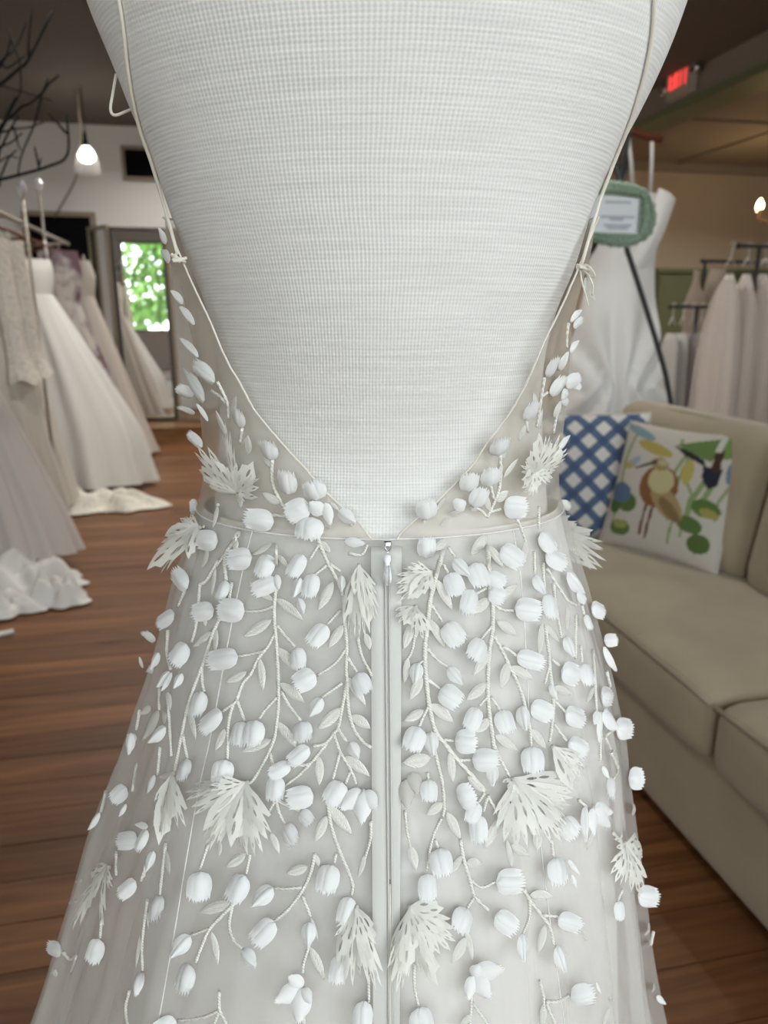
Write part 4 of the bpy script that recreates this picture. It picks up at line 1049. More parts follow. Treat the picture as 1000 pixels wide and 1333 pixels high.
for pts in STEMS:
    wpx = 3.0 if len(pts) > 4 else 2.5
    P = []
    for (x, y_) in pts: P.append(on_body(x, y_, .0012)[0])
    P = catmull(P, 5); d0 = on_body(*pts[0])[2]; n = len(P)
    MB().tube(P, [wpx*d0/F*(.85 + .25*math.sin(k*2.1)*.4)*(1 - .25*k/n) for k in range(n)], 7).build('stem', M['stem_thread'], gn, True)
for (bx_, by_, tx, ty, w_) in LEAVES:
    put('leaf', LEAF, ap_matrix((bx_, by_), (tx, ty), w_*1.05, .0014, .0018), gn)
rnA = random.Random(21)
for i, (bx_, by_, tx, ty, w_) in enumerate(TULIPS):
    ln = math.hypot(tx-bx_, ty-by_)
    me = SLIM if w_ < .66*ln and w_ < 22 else BUDS[i % len(BUDS)]
    put('tulip_bud', me, ap_matrix((bx_, by_), (tx, ty), w_*1.08, .0022, .0045, None, .15), gn)
for (bx_, by_, tx, ty, w_) in PETALS:
    put('petal', PETAL1, ap_matrix((bx_, by_), (tx, ty), w_, .003, .005, None, .15), gn)
for (bx_, by_, tx, ty, w_) in GHOSTS:
    put('organza_petal', PETALG, ap_matrix((bx_, by_), (tx, ty), w_, .0012, .002), gn)
for (b_, pl) in OPEN:
    B, n, d0 = on_body(b_[0], b_[1], .003)
    fo = put('open_flower', KNOB, Matrix.Translation(B) @ Matrix.Diagonal((.003, .003, .003, 1)), gn)
    for k, (tx, ty, w_) in enumerate(pl):
        put('petal', PETAL1, ap_matrix(b_, (tx, ty), w_, .003 + .0008*k, .0055 + .0008*k, None, .15), fo)
for q, (b_, pl) in enumerate(BLOSSOMS):
    B, n, d0 = on_body(b_[0], b_[1], .003)
    fo = put('cutwork_blossom', KNOB, Matrix.Translation(B) @ Matrix.Diagonal((.0032, .0032, .0032, 1)), gn)
    for k, (tx, ty, w_) in enumerate(pl):
        put('cut_petal', CUTS[(k+q) % 3 if w_ < 30 else 0], ap_matrix(b_, (tx, ty), w_*1.15, .003 + .0007*(k % 4), .006 + .0014*(k % 5), None, .2, rnA.uniform(-.45, .45)), fo)

# ------------------------------------------------------------------ hanging gowns
def sat(name, col, rough=.45, trans=.12, folds=None):
    m = petal_mat(name, col, trans, rough); return m
M['satin_w'] = sat('white_satin', (.74, .73, .70), .34)
M['tulle_blush'] = sat('blush_grey_tulle', (.72, .67, .64), .7, .3)
M['lace_w'] = simple('ivory_lace', (.66, .62, .55), .75, noise=(45, .16), bump=(60, .6, .01))
M['blush'] = sat('pale_blush_chiffon', (.60, .545, .49), .6, .2)
M['cream_crepe'] = sat('cream_crepe', (.68, .64, .57), .55, .15)
m, nt, p = mat('mauve_floral_print'); N, L = nt.nodes, nt.links
tc = N.new('ShaderNodeTexCoord'); vo = N.new('ShaderNodeTexNoise'); vo.inputs['Scale'].default_value = 7; vo.inputs['Detail'].default_value = 3; L.new(tc.outputs['Object'], vo.inputs['Vector'])
rp = N.new('ShaderNodeValToRGB'); els = rp.color_ramp.elements; els[0].position = .40; els[0].color = (.46, .42, .38, 1); els[1].position = .60; els[1].color = (.14, .08, .10, 1)
e_ = els.new(.5); e_.color = (.28, .24, .25, 1); L.new(vo.outputs['Fac'], rp.inputs[0]); L.new(rp.outputs[0], p.inputs['Base Color']); p.inputs['Roughness'].default_value = .8
M['floral'] = m

def fold_loft(prof, folds, seed, nth=120, amp0=0.0, kx=1):
    """prof: rows of (z, x centre, half width x, half depth y, fold amount)"""
    rn = random.Random(seed); ph = [rn.uniform(0, 6.28) for _ in range(4)]
    zs = []; n = 44
    cols = [[(-r_[0], r_[k]) for r_ in prof] for k in range(1, 5)]
    z0, z1 = prof[0][0], prof[-1][0]; V = []
    for j in range(n+1):
        z = z0+(z1-z0)*j/n; xc, wx, wy, fa = [interp(c, -z) for c in cols]
        for i in range(nth):
            th = 2*PI*i/nth
            k = 1 + fa*(.55*math.sin(folds*th+ph[0]+.4*j/n) + .35*math.sin((folds*1.6//1)*th+ph[1]) + .3*math.sin(5*th+ph[2]))
            V.append((xc + wx*k*math.cos(th), wy*k*math.sin(th), z + (fa*.10*math.sin(3*th+ph[3])*(j/n)**3)))
    Fc = [(j*nth+i, j*nth+(i+1) % nth, (j+1)*nth+(i+1) % nth, (j+1)*nth+i) for j in range(n) for i in range(nth)]
    return V, Fc
def cloth_heap(m, c, rx, ry, h, seed, nr=16, nt_=64):
    rn = random.Random(seed); ph = [rn.uniform(0, 6.28) for _ in range(8)]; V = []
    for j in range(nr+1):
        r_ = j/nr
        for i in range(nt_):
            th = 2*PI*i/nt_
            rim = 1 + .16*math.sin(3*th+ph[0]) + .10*math.sin(7*th+ph[1]) + .05*math.sin(13*th+ph[2])
            x, y_ = rx*r_*rim*math.cos(th), ry*r_*rim*math.sin(th)
            z = h*(1-r_**2.2)*(.62 + .38*math.sin(7*x/rx*1.1+ph[3]+2*math.sin(4*y_/ry+ph[4]))*math.cos(5*y_/ry+ph[5])) + .012
            z += .02*math.sin(5*th+ph[6])*r_*(1-r_)*4
            V.append(Vector(c) + Vector((x, y_, max(.004, z))))
    m.add(V, [(j*nt_+i, j*nt_+(i+1) % nt_, (j+1)*nt_+(i+1) % nt_, (j+1)*nt_+i) for j in range(nr) for i in range(nt_)])
    return m
RX, RZ = -1.36, 1.93           # the garment rail along the left wall
def hanger(x, y, z, w_, label, m_, group=None):
    t = thing('clothes_hanger', label, 'hanger', (x, y, z), group)
    MB().tube(catmull([(x-w_, y, z-.075), (x-w_*.5, y, z-.03), (x, y, z-.012), (x+w_*.5, y, z-.03), (x+w_, y, z-.075)], 5), .011, 8).build('arms', m_, t, True)
    MB().tube(catmull([(x, y, z-.012), (x, y, z+.045), (x+.022, y, z+.07), (x+.02, y, z+.095), (x-.005, y, z+.105), (x-.025, y, z+.09)], 5), .0028, 6).build('hook', M['chrome'], t, True)
    return t
def hung(name, label, y, sk, skm, bo, bom, straps, folds, seed, hlabel=None, extra=None, x0=None):
    x = RX if x0 is None else x0
    t = thing(name, label, 'gown', (x, y, 0), 'gowns on the left rail')
    W = Matrix.Translation((x, y, 0))
    V, Fc = fold_loft(sk, folds, seed); mesh_obj('skirt', V, Fc, skm, t, True, W)
    V, Fc = fold_loft(bo, 3, seed+1, 60); mesh_obj('bodice', V, Fc, bom, t, True, W)
    zt = bo[0][0]
    for s in straps:
        MB().tube([(x+s, y, zt-.03), (x+s*.98, y, RZ-.125)], .009, 6).build('strap', bom, t, True)
    hanger(x, y, RZ-.10, .20, hlabel or 'wooden hanger on the left rail holding the ' + name.replace('_', ' '), M['hanger_wood'], 'hangers on the left rail')
    return t
# nearest: blush-grey tulle with crumpled train
t = hung('tulle_gown', 'blush-grey tulle ballgown nearest on the left rail, train spilling on floor', 4.0,
     [(1.28, .02, .16, .10, .02), (1.0, .04, .19, .15, .07), (.6, .08, .29, .21, .10), (.25, .12, .37, .27, .12), (.10, .13, .40, .30, .13)], M['tulle_blush'],
     [(1.66, 0, .17, .07, .01), (1.5, 0, .18, .085, .01), (1.26, .02, .155, .10, .0)], M['lace_w'], (-.13, .13), 17, 31)
m = MB(); c = at_z(30, 765, .0); cloth_heap(m, (c.x, c.y, 0), .26, .20, .20, 3); c = at_z(78, 783, 0); cloth_heap(m, (c.x-.02, c.y, 0), .16, .12, .15, 5)
c = at_z(15, 795, 0); cloth_heap(m, (c.x, c.y, 0), .17, .12, .10, 8)
m.build('train', M['satin_w'], t, True)
# lace gown with long sleeves
t = hung('lace_gown', 'ivory lace gown with long hanging sleeves on the left rail', 4.75,
     [(1.30, .0, .17, .08, .02), (1.0, .03, .20, .10, .05), (.6, .04, .24, .13, .07), (.12, .06, .30, .17, .08)], M['cream_crepe'],
     [(1.80, 0, .15, .06, .02), (1.6, 0, .21, .08, .02), (1.28, 0, .18, .085, .02)], M['lace_w'], (), 9, 41)
for s, z1 in ((.22, .92), (.28, .95)):
    V, Fc = fold_loft([(1.70, 0, .05, .045, .05), (1.3, .02, .055, .05, .08), (1.05, .035, .06, .05, .1), (z1, .05, .085, .07, .16)], 7, int(s*100), 40)
    mesh_obj('sleeve', V, Fc, M['lace_w'], t, True, Matrix.Translation((RX+s-.05, 4.75-.1+(s-.22)*1.6, 0)))
# wide white satin
t = hung('satin_gown', 'wide white satin ballgown with deep folds on the left rail', 5.95,
     [(1.44, .05, .12, .09, .02), (1.15, .12, .20, .16, .06), (.8, .20, .30, .22, .08), (.45, .27, .40, .28, .09), (.16, .30, .44, .32, .10), (.05, .31, .455, .33, .11)], M['satin_w'],
     [(1.68, .07, .11, .05, .01), (1.60, .06, .13, .08, .01), (1.42, .05, .115, .09, .0)], M['satin_w'], (-.04, .16), 9, 51)
m = MB(); c = at_z(165, 655, 0); cloth_heap(m, (c.x-.08, c.y-.1, 0), .34, .22, .13, 12); c = at_z(108, 660, 0); cloth_heap(m, (c.x, c.y, 0), .26, .2, .12, 14)
m.build('train', M['lace_w'], t, True)
# floral and blush
hung('floral_gown', 'mauve and grey floral gown behind the white satin gown', 6.75,
     [(1.40, .08, .13, .08, .02), (1.0, .14, .20, .12, .06), (.5, .22, .28, .16, .07), (.05, .26, .33, .2, .08)], M['floral'],
     [(1.80, .08, .15, .05, .05), (1.62, .09, .16, .07, .05), (1.38, .08, .13, .08, .02)], M['floral'], (), 11, 61)
hung('blush_gown', 'plain pale blush gown at the far end of the left rail', 7.25,
     [(1.46, .12, .13, .08, .02), (1.0, .20, .20, .12, .05), (.5, .28, .27, .16, .06), (.05, .36, .34, .2, .07)], M['blush'],
     [(1.76, .12, .12, .05, .02), (1.62, .13, .15, .07, .02), (1.44, .12, .13, .08, .02)], M['blush'], (.05, .2), 11, 71)
hung('column_gown', 'cream crepe gown hanging beside the lace gown', 5.22,
     [(1.35, -.02, .15, .07, .02), (1.0, .0, .18, .09, .05), (.5, .02, .24, .12, .06), (.06, .05, .30, .15, .07)], M['cream_crepe'],
     [(1.72, -.02, .14, .05, .02), (1.55, -.02, .17, .07, .02), (1.33, -.02, .15, .07, .02)], M['lace_w'], (-.1, .1), 11, 81)
# the rail itself
M['rail'] = simple('antique_cream_metal', (.27, .24, .19), .5, .3)
M['crystal'] = simple('cut_crystal', (.75, .78, .82), .08, .6)
t = thing('garment_rail', 'long cream garment rail along the left wall, crystal finials on posts', 'rail', (RX, 5.5, 0))
MB().tube([(RX, 3.2, RZ), (RX, 7.7, RZ)], .016, 10).build('bar', M['rail'], t, True)
for yy in (3.3, 5.6, 7.6):
    MB().tube([(RX-.36, yy, .0), (RX-.36, yy, RZ-.02)], .016, 10).build('post', M['rail'], t, True)
    MB().tube([(RX-.36, yy, RZ-.03), (RX, yy, RZ-.0)], .012, 8).build('bracket', M['rail'], t, True)
for (px, Y0, ztop) in ((28, 5.05, 246), (50, 6.35, 240)):
    P = at_y(px, ztop, Y0); zb_ = .02
    MB().tube([(P.x, P.y, zb_), (P.x, P.y, P.z-.03)], .009, 8).build('post', M['rail'], t, True)
    MB().lathe([(.001, -.05), (.018, -.04), (.03, -.01), (.03, .015), (.015, .045), (.001, .05)], P, 8).build('finial', M['crystal'], t)
c = at_z(5, 829, 0); tag(MB().tube([(c.x-.10, c.y-.03, .012), (c.x+.035, c.y+.02, .012)], .012, 8).build('paper_roll', M['satin_w'], None, True), 'small white roll lying on the bare floorboards', 'roll')

# ------------------------------------------------------------------ black branches, upper left
BR = [([(-45,140),(0,110),(24,90),(37,77),(69,14)],3.4,0),([(37,75),(38,47),(42,13)],2.0,0),([(-40,130),(0,81),(19,64),(35,28)],2.2,.1),([(-40,120),(2,84),(14,51),(12,39)],1.9,-.1),([(14,49),(21,66),(26,84),(27,116),(22,131)],1.7,-.1),
([(4,85),(11,88),(32,73)],2.0,0),([(-45,230),(0,169),(11,148),(22,126)],4.2,.05),([(-20,195),(2,163),(17,150),(28,139),(40,134),(54,122),(64,109),(77,98)],2.8,0),([(54,124),(63,102)],1.9,0),([(54,126),(45,161),(28,202),(23,231)],1.9,.08),
([(-10,175),(18,168),(37,166),(57,159)],1.9,.12),([(-20,105),(4,112),(68,131)],1.6,.3),([(-45,245),(0,234),(24,228),(62,217),(88,201),(87,149)],2.9,-.2),([(87,174),(63,147)],2.1,-.2),([(51,218),(45,191)],2.0,-.2),([(51,216),(54,205)],1.4,-.2),
([(-20,230),(0,195),(13,169),(25,150)],2.3,0),([(-25,200),(0,191),(15,185),(29,173)],2.0,.1),([(-20,215),(0,210),(11,203),(24,206)],1.7,.15),([(-15,250),(0,231),(11,206),(22,195)],2.0,-.05),([(18,165),(24,189),(28,196)],1.6,.05)]
BY = 3.55
trunk_top = at_y(-62, 250, BY) + Vector((-.27, 0, 0))
t = thing('branch_tree', 'bare black lacquered branches rising beside the gown rail', 'branches', (trunk_top.x, trunk_top.y, 0))
MB().tube(catmull([(trunk_top.x-.02, BY, .03), (trunk_top.x+.02, BY, .8), (trunk_top.x-.02, BY, 1.5), tuple(trunk_top), tuple(trunk_top + Vector((.01, 0, .22))), tuple(trunk_top + Vector((.0, 0, .45)))], 6), [.03]*6+[.027]*6+[.025]*6+[.022]*6+[.018]*7, 9).build('trunk', M['black'], t, True)
MB().lathe([(.001, 0), (.15, 0), (.15, .02), (.05, .04), (.03, .05), (.001, .05)], (trunk_top.x-.02, BY, 0), 20).build('foot_plate', M['black'], t, True)
for pts_, wpx, dy in BR:
    P = [at_y(x, y_, BY + dy*(.3 + .7*max(0, min(1, x/60)))) for x, y_ in pts_]
    if pts_[0][0] <= -10:
        tz = max(1.4, min(P[0].z - .12, at_y(-50, 130, BY).z))
        P = [Vector((trunk_top.x+.0, BY, tz))] + P
    Q = catmull(P, 4); k = len(Q); d = (P[0]-CAM).length
    MB().tube(Q, [wpx*.5*d/F*1.12*(1.2-.55*i/k) for i in range(k)], 7).build('branch', M['black'], t, True)

# ------------------------------------------------------------------ white satin gown on its stand, with the easel sign
GY = 3.80
def gp(px, py, Y=GY): return at_y(px, py, Y)
hc = gp(820, 182)
t = thing('display_gown', 'white satin gown with ruched front hanging behind the sofa', 'gown', (hc.x, GY, .1))
prof = []
for (py, xl, xr, dp, fa) in ((250, 760, 867, .06, .0), (275, 762, 866, .075, .01), (300, 765, 860, .085, .015), (330, 768, 853, .09, .02), (370, 763, 852, .10, .025), (420, 752, 854, .12, .03), (470, 741, 858, .14, .04), (520, 732, 863, .16, .045), (570, 724, 870, .18, .05), (680, 708, 886, .21, .06), (790, 695, 905, .24, .07)):
    a, b = gp(xl, py), gp(xr, py); prof.append((a.z, (a.x+b.x)/2-hc.x, (b.x-a.x)/2, dp, fa))
V, Fc = fold_loft(prof, 8, 91, 140)
# ruching gathers toward a point on the front
for i, v in enumerate(V):
    x, y_, z = v
    if y_ < 0:
        zk = gp(800, 500).z; s = z - zk
        V[i] = (x, y_ - .035*math.sin(14*math.atan2(x+.03, abs(s)+.12))*math.exp(-(s/.45)**2), z)
M['satin_d'] = sat('bright_white_satin', (.86, .85, .83), .32)
mesh_obj('gown_body', V, Fc, M['satin_d'], t, True, Matrix.Translation((hc.x, GY, 0)))
for (xa, ya, xb, yb) in ((818, 176, 824, 246), (849, 179, 847, 250)):
    a, b = gp(xa, ya), gp(xb, yb); MB().tube([a, (a+b)/2+Vector((.003, 0, 0)), b], .010, 8).build('ribbon_strap', M['satin_w'], t, True)
a, b = gp(867, 262), gp(838, 330)
V = []
for i in range(13):
    u = i/12; P0 = gp(846, 248).lerp(gp(800, 345), u); P1 = gp(868, 262).lerp(gp(828, 352), u); P1 += Vector((.018*math.sin(PI*u), 0, 0)); P0 += Vector((.03*math.sin(PI*u), 0, 0))
    for k in range(7):
        w_ = k/6; q = P0.lerp(P1, w_); V.append(q + Vector((0, -.085-.02*math.sin(PI*w_), 0)))
wobj('draped_shawl_edge', V, [(j*7+i, j*7+i+1, (j+1)*7+i+1, (j+1)*7+i) for j in range(12) for i in range(6)], M['satin_d'], t)
th = thing('clothes_hanger', 'broad mahogany hanger holding the white satin gown', 'hanger', tuple(hc))
MB().tube(catmull([gp(790, 178), gp(806, 172), gp(820, 171), (gp(840, 177)), gp(861, 182)], 5), [.016]*10+[.02]*11, 10).build('arms', M['hanger_wood'], th, True)
hk = gp(822, 171); MB().tube(catmull([hk, hk+Vector((0, 0, .05)), hk+Vector((.025, 0, .075)), hk+Vector((0, 0, .10)), hk+Vector((-.02, 0, .085))], 5), .004, 6).build('hook', M['chrome'], th, True)
ts = thing('gown_stand', 'tall black stand holding up the white satin gown', 'stand', (hk.x-.05, GY+.16, 0))
MB().tube([(hk.x-.02, GY+.34, .03), (hk.x-.02, GY+.34, hk.z+.10)], .018, 10).tube([(hk.x-.02, GY+.34, hk.z+.10), (hk.x, GY-.02, hk.z+.10)], .012, 10).build('post', M['charcoal'], ts, True)
MB().lathe([(.001, 0), (.2, 0), (.2, .02), (.04, .035), (.001, .04)], (hk.x-.02, GY+.34, 0), 24).build('foot_plate', M['charcoal'], ts, True)
# easel
EY = 3.12
ta = thing('sign_easel', 'black folding easel standing in front of the white satin gown', 'easel', tuple(at_y(815, 200, EY)*1.0))
ap = at_y(808, 186, EY)
def leg(pts, r=.014): MB().tube(catmull(pts, 6), r, 8).build('leg', M['charcoal'], ta, True)
rb = at_y(876, 545, EY-.05); zf = at_z
leg([at_y(818, 330, EY), at_y(836, 385, EY), at_y(853, 440, EY), at_y(867, 490, EY), at_y(875, 540, EY), at_y(879, 600, EY), Vector((at_y(884, 700, EY).x, EY, .01))], .0125)
leg([at_y(773, 322, EY), at_y(757, 347, EY), at_y(735, 388, EY), at_y(712, 450, EY), at_y(700, 520, EY), at_y(694, 600, EY), Vector((at_y(690, 700, EY).x, EY, .01))], .0125)
leg([at_y(800, 182, EY), at_y(797, 205, EY), at_y(806, 235, EY), at_y(812, 300, EY+.02), at_y(818, 332, EY)], .012)
leg([at_y(820, 150, EY), at_y(815, 195, EY), at_y(804, 235, EY), at_y(788, 290, EY+.02), at_y(773, 322, EY)], .012)
bk = at_y(700, 560, EY+.22)
leg([at_y(815, 195, EY+.02), at_y(808, 240, EY+.05), at_y(735, 400, EY+.14), Vector((bk.x, EY+.22, .01))], .010)
MB().tube([at_y(770, 314, EY-.012), at_y(826, 316, EY-.012)], .010, 8).build('ledge', M['charcoal'], ta, True)
# sign: pierced green frame around a pale card
M['green_lace'] = simple('sage_woven_fibre', (.30, .41, .31), .7, noise=(90, .35), bump=(120, .8, .01))
M['card'] = simple('white_card', (.90, .93, .98), .4)
M['ink'] = simple('grey_print', (.50, .52, .58), .6)
out_px = [(757,258),(765,240),(785,234),(800,235),(822,238),(843,247),(853,266),(855,285),(850,303),(842,312),(820,322),(798,322),(772,316),(758,300)]
in_px = [(766,253),(800,254),(835,258),(834,270),(833,282),(831,304),(800,303),(770,302),(768,290),(767,270)]
sg = thing('framed_sign', 'pale card sign in a pierced sage green frame on the black easel', 'sign', tuple(at_y(806, 332, EY-.04)))
def sgp(px, py, d=0): return at_y(px, py, EY-.035-d)
cxp, cyp = 806, 279
n_ = 96; V = []; Fc = []
def poly_r(poly, ang):
    best = None; dx, dy = math.cos(ang), math.sin(ang)
    for (a, b) in zip(poly, poly[1:]+poly[:1]):
        ex, ey = b[0]-a[0], b[1]-a[1]; den = dx*ey-dy*ex
        if abs(den) < 1e-9: continue
        t_ = ((a[0]-cxp)*ey-(a[1]-cyp)*ex)/den; s_ = ((a[0]-cxp)*dy-(a[1]-cyp)*dx)/den
        if t_ > 0 and -1e-6 <= s_ <= 1+1e-6: best = t_ if best is None else max(best, t_)
    return best
for i in range(n_):
    an = 2*PI*i/n_; ri, ro = poly_r(in_px, an), poly_r(out_px, an)*(1+.02*math.cos(i*PI/2*1.0))
    for (r_, d) in ((ri, .0), (ri, .012), ((ri*.7+ro*.3), .02), ((ri*.3+ro*.7), .02), (ro, .012), (ro, .0)):
        V.append(sgp(cxp+r_*math.cos(an), cyp+r_*math.sin(an), d))
for i in range(n_):
    j = (i+1) % n_
    for k in range(5): Fc.append((i*6+k, j*6+k, j*6+k+1, i*6+k+1))
wobj('woven_frame', V, Fc, M['green_lace'], sg)
rnS = random.Random(9)
for i in range(44):       # raised scroll beads of the pierced work
    an = 2*PI*i/44 + rnS.uniform(-.03, .03); ri, ro = poly_r(in_px, an), poly_r(out_px, an)
    for f_ in (.28, .72):
        r_ = ri+(ro-ri)*f_; P = sgp(cxp+r_*math.cos(an), cyp+r_*math.sin(an), .024)
        tx = RIGHT*(-math.sin(an))*.010 - Vector((0, 0, 1))*math.cos(an)*.010
        MB().tube(catmull([P-tx, P+Vector((0, -.006, .004)), P+tx], 3), .0035, 5).build('scroll', M['green_lace'], sg, True)
V = [sgp(x, y_, -.004) for x, y_ in in_px]; wobj('card', V + [v + Vector((0, .004, 0)) for v in V], [tuple(range(len(V))), tuple(range(len(V), 2*len(V)))[::-1]] + [(i, (i+1) % len(V), len(V)+(i+1) % len(V), len(V)+i) for i in range(len(V))], M['card'], sg, False)
for (xa, xb, yy) in ((788, 822, 263), (782, 826, 282), (794, 812, 285.5), (786, 822, 293), (790, 818, 297)):
    a, b = sgp(xa, yy, -.0025), sgp(xb, yy+(xb-xa)*.02, -.0025); h = Vector((0, 0, .0045))
    wobj('printed_line', [a-h, b-h, b+h, a+h], [(0, 1, 2, 3)], M['ink'], sg, False)

# ------------------------------------------------------------------ side room: cabinet, sconce, racks of veils
x0_, x1_ = at_y(852, 360, YB-.3).x, at_y(1090, 360, YB-.3).x; zt = at_y(880, 350, YB-.3).z
tc_ = thing('green_cabinet', 'tall olive green panelled cabinet against the tan back wall', 'cabinet', ((x0_+x1_)/2, YB-.2, 0))
MB().box((x0_, YB-.38, .0), (x1_, YB-.02, zt-.05)).build('body', M['olive'], tc_)
MB().box((x0_-.04, YB-.42, zt-.05), (x1_+.04, YB-.02, zt)).build('cornice', M['olive'], tc_)
nd = 4
for i in range(nd):
    xa = x0_+(x1_-x0_)*i/nd+.015; xb = x0_+(x1_-x0_)*(i+1)/nd-.015
    dd = MB().box((xa, YB-.405, .08), (xb, YB-.381, zt-.10)).build('door', M['olive'], tc_)
    MB().box((xa+.07, YB-.412, .16), (xb-.07, YB-.406, zt*.5-.05)).build('panel', M['olive'], dd)
    MB().box((xa+.07, YB-.412, zt*.5+.03), (xb-.07, YB-.406, zt-.18)).build('panel', M['olive'], dd)
M['gold'] = simple('aged_brass', (.25, .15, .06), .4, .8)
M['warm'] = emit('warm_candle_bulb', (1.0, .72, .36), 16)
bq = at_y(990, 266, 7.4)
tsn = thing('chandelier', 'dark brass chandelier with a lit candle bulb in the side room', 'lamp', (bq.x+.16, 7.4, bq.z))
for k, an in enumerate((PI, PI*1.4, PI*.6, 0, PI*.2, PI*1.8)):
    cxq, cyq = bq.x+.20, 7.4
    E = Vector((cxq+.20*math.cos(an), cyq+.20*math.sin(an), bq.z-.05))
    MB().tube(catmull([(cxq, cyq, bq.z-.12), Vector((cxq+.10*math.cos(an), cyq+.10*math.sin(an), bq.z-.17)), E+Vector((0, 0, -.07)), E], 5), .008, 6).build('arm', M['gold'], tsn, True)
    MB().lathe([(.012, -.02), (.05, .0), (.045, .004), (.012, -.004), (.012, .01)], E, 12).build('candle_cup', M['gold'], tsn, True)
    MB().lathe([(.001, .0), (.026, .012), (.034, .045), (.02, .08), (.004, .105), (.001, .107)], E, 12).build('bulb', M['warm'], tsn, True)
MB().lathe([(.001, -.26), (.03, -.24), (.045, -.18), (.03, -.12), (.04, -.02), (.02, .08), (.012, .2), (.001, .2)], (cxq, cyq, bq.z), 16).build('stem', M['gold'], tsn, True)
MB().tube([(cxq, cyq, bq.z+.18), (cxq, cyq, ZC2-.003)], .006, 6).build('chain', M['gold'], tsn)

M['veil'] = sheer('ivory_veil_tulle', (.82, .77, .73), .40, None, .4)
M['veil2'] = petal_mat('gathered_veil', (.80, .74, .70), .3, .8)
M['petti'] = petal_mat('white_slip', (.60, .59, .56), .25, .7)
M['lilac'] = petal_mat('lilac_slip', (.44, .40, .41), .25, .7)
def rack(name, label, pts, zr, foot):
    t = thing(name, label, 'rack', (pts[0].x, pts[0].y, 0))
    MB().tube([pts[0], pts[1]], .013, 8).build('bar', M['charcoal'], t, True)
    for P in foot:
        MB().tube([(P.x, P.y, .02), (P.x, P.y, zr)], .014, 8).build('post', M['charcoal'], t, True)
        MB().tube([(P.x, P.y-.22, .02), (P.x, P.y+.22, .02)], .014, 8).build('foot', M['charcoal'], t, True)
    for q in pts: MB().lathe([(.001, -.02), (.018, -.014), (.022, 0), (.018, .014), (.001, .02)], q, 10).build('end_knob', M['charcoal'], t, True)
    return t
def whook(x, y, z, label, group, w_=.16):
    t = thing('wire_hanger', label, 'hanger', (x, y, z), group)
    MB().tube(catmull([(x, y, z-.07), (x, y, z-.02), (x+.02, y, z+.008), (x, y, z+.024), (x-.02, y, z+.012)], 4), .003, 5).build('hook', M['satin_w'], t, True)
    MB().tube([(x-w_*.6, y-w_*.5, z-.13), (x, y, z-.07), (x+w_*.6, y+w_*.5, z-.13)], .004, 5).build('arms', M['satin_w'], t, True)
# near veil rack
VY = 4.6
a = at_y(962, 320, VY); b = at_y(1120, 330, VY)
zr = a.z; rack('veil_rack', 'dark metal rack of gathered tulle veils in the side room', (Vector((a.x, VY, zr)), Vector((b.x+.4, VY, zr))), zr, (Vector((at_y(988, 330, VY).x, VY, 0)), Vector((b.x+.3, VY, 0))))
names = ['gathered blush tulle veil leftmost on the dark veil rack', 'second gathered tulle veil from the left on the veil rack', 'third gathered tulle veil from the left on the veil rack', 'fourth gathered tulle veil, cut by the picture edge', 'fifth tulle veil on the rack beyond the picture edge']
vx = [950, 972, 994, 1020, 1050]
for i, px in enumerate(vx):
    yv = VY; T_ = at_y(px, 357, VY); Bz = at_y(px, 560+(i % 2)*12, VY).z
    t = thing('tulle_veil', names[i], 'veil', (T_.x, VY, 0), 'veils on the dark rack')
    sx2 = .22; hw = .045
    V, Fc = fold_loft([(T_.z, 0, .02, .03, .04), (T_.z-.10, -.005, .035, .08, .07), (T_.z-.35, -.015, .045, .13, .10), (Bz+.22, -.02, .055, .17, .12), (Bz, -.015, .05, .15, .14), (Bz-.14, -.01, .05, .14, .16)], 7, 100+i, 80)
    mesh_obj('tulle', V, Fc, M['veil2'], t, True, Matrix.Translation((T_.x, yv, 0)))
    V, Fc = fold_loft([(T_.z-.03-.03*(i % 2), 0, .03, .05, .05), (T_.z-.16, -.01, .05, .12, .08), (T_.z-.4, -.02, .062, .18, .1), (Bz+.1, -.025, .07, .22, .12), (Bz-.02, -.025, .072, .23, .14)], 8, 130+i, 90)
    mesh_obj('outer_layer', V, Fc, M['veil'], t, True, Matrix.Translation((T_.x, yv, 0)))
    whook(T_.x, VY, zr, 'thin hanger of the ' + names[i].replace(' on the dark veil rack', '').replace(' on the veil rack', '').replace(', cut by the picture edge', '').replace(' on the rack beyond the picture edge', ''), 'hangers on the veil rack')
# further bar behind it
a = at_y(915, 340, 5.6); b = at_y(1080, 343, 5.6)
rack('high_rack', 'tall dark rack behind the veil rack, beige bodice hanging from it', (Vector((a.x, 5.6, a.z)), Vector((b.x, 5.6, a.z))), a.z, (Vector((at_y(918, 345, 5.6).x, 5.6, 0)), Vector((b.x-.05, 5.6, 0))))
M['beige'] = petal_mat('beige_bodice', (.46, .38, .31), .2, .7)
P = at_y(908, 352, 5.45)
t = thing('beige_bodice', 'beige sleeveless bodice hanging before the green cabinet', 'garment', (P.x, 5.45, P.z-.4))
V, Fc = fold_loft([(P.z-.0, .0, .025, .02, 0), (P.z-.10, 0, .03, .025, 0), (P.z-.2, .01, .075, .05, .03), (P.z-.34, .01, .085, .06, .05), (P.z-.52, .01, .08, .06, .05)], 5, 7, 40)
mesh_obj('cloth', V, Fc, M['beige'], t, True, Matrix.Translation((P.x, 5.45, 0)))
P = at_y(935, 350, 5.5)
t = thing('cream_bodice', 'cream garment on the tall rack beside the beige bodice', 'garment', (P.x, 5.5, P.z-.4))
V, Fc = fold_loft([(P.z, .0, .07, .03, .02), (P.z-.15, 0, .10, .05, .04), (P.z-.5, .0, .11, .06, .06), (P.z-.8, 0, .13, .08, .08)], 7, 8, 40)
mesh_obj('cloth', V, Fc, M['beige'], t, True, Matrix.Translation((P.x, 5.5, 0)))
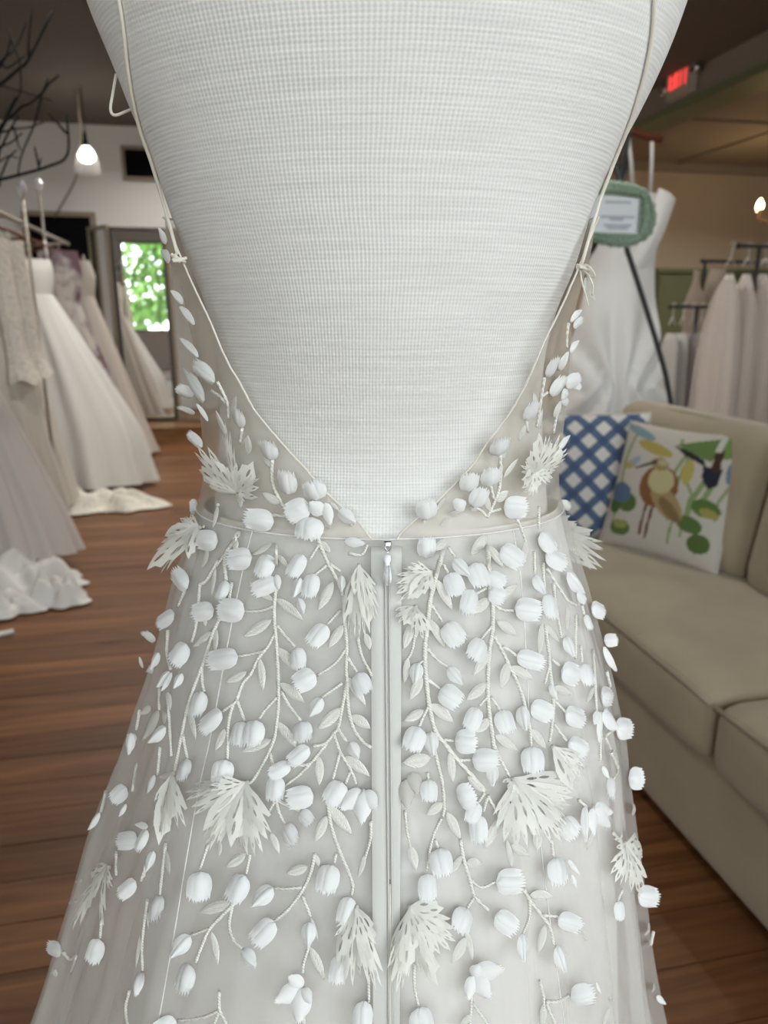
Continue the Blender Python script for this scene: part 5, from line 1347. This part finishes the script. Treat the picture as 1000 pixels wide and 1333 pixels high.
# low rack of slips
LY_ = 5.08
a = at_y(873, 399, LY_); b = at_y(926, 400, LY_)
rack('low_rack', 'low black rack of white and lilac slips behind the sofa', (Vector((a.x, LY_, a.z)), Vector((b.x, LY_, a.z))), a.z, (Vector((at_y(907, 410, LY_).x, LY_, 0)),))
for i, (px, mm, lab, w_) in enumerate(((874, 'petti', 'white slip nearest the easel on the low black rack', .037), (887, 'petti', 'second white slip on the low black rack', .036), (900, 'lilac', 'lilac slip in the middle of the low black rack', .035), (912, 'petti', 'pale slip right of the lilac slip on the low rack', .037), (926, 'lilac', 'rightmost grey-lilac slip on the low black rack', .04))):
    P = at_y(px, 434, LY_); Bz = at_y(px, 560, LY_).z
    t = thing('slip', lab, 'garment', (P.x, LY_, Bz), 'slips on the low rack')
    V, Fc = fold_loft([(P.z, 0, .02, .05, .02), (P.z-.05, 0, w_*.8, .08, .05), (P.z-.3, 0, w_, .11, .09), (Bz-.1, 0, w_*1.05, .13, .10)], 9, 200+i, 50)
    mesh_obj('cloth', V, Fc, M[mm], t, True, Matrix.Translation((P.x, LY_, 0)))
    whook(P.x, LY_, a.z, 'pale hanger holding the ' + lab.replace(' on the low black rack', '').replace(' of the low black rack', '').replace(' on the low rack', ''), 'hangers on the low rack', .09)

# ------------------------------------------------------------------ fill lamps added unseen overhead to brighten the deeper room, shaped as downlights
M['dl'] = emit('fill_downlight_lens', (1.0, .95, .88), 3)
FILL_LIGHTS = [(-.6, 3.2, ZC, 6), (-.6, 5.4, ZC, 12), (-.2, 7.7, ZC, 12), (1.6, 3.0, ZC, 5), (1.8, 5.4, ZC, 10), (1.8, 7.7, ZC, 12), (5.2, 3.6, ZC2, 14), (5.4, 6.4, ZC2, 22)]
for i, (x, y_, z, pw_) in enumerate(FILL_LIGHTS):
    lab = ['added unseen fill downlight over the tulle gown on the rail', 'added unseen fill downlight over the lace and satin gowns', 'added unseen fill downlight before the fitting mirror', 'added unseen fill downlight above the sofa end', 'added unseen fill downlight in the middle of the shop', 'added unseen fill downlight near the back wall', 'added unseen fill downlight over the veil racks', 'added unseen fill downlight before the green cabinet'][i]
    t = thing('fill_downlight', lab, 'light', (x, y_, z-.03), 'added fill downlights')
    MB().lathe([(.055, -.004), (.085, -.012), (.09, -.002), (.09, -.0005)], (x, y_, z), 24).build('trim_ring', M['satin_w'], t, True)
    MB().lathe([(.001, -.006), (.055, -.006), (.055, -.004)], (x, y_, z), 24).build('lens', M['dl'], t)
    ld = bpy.data.lights.new('fill_downlight_lamp', 'AREA'); ld.shape = 'DISK'; ld.size = .10; ld.energy = pw_; ld.color = (1, .95, .88); ld.spread = math.radians(150)
    lo = bpy.data.objects.new('fill_downlight_lamp', ld); link(lo, t, Matrix.Translation((x, y_, z-.012)))
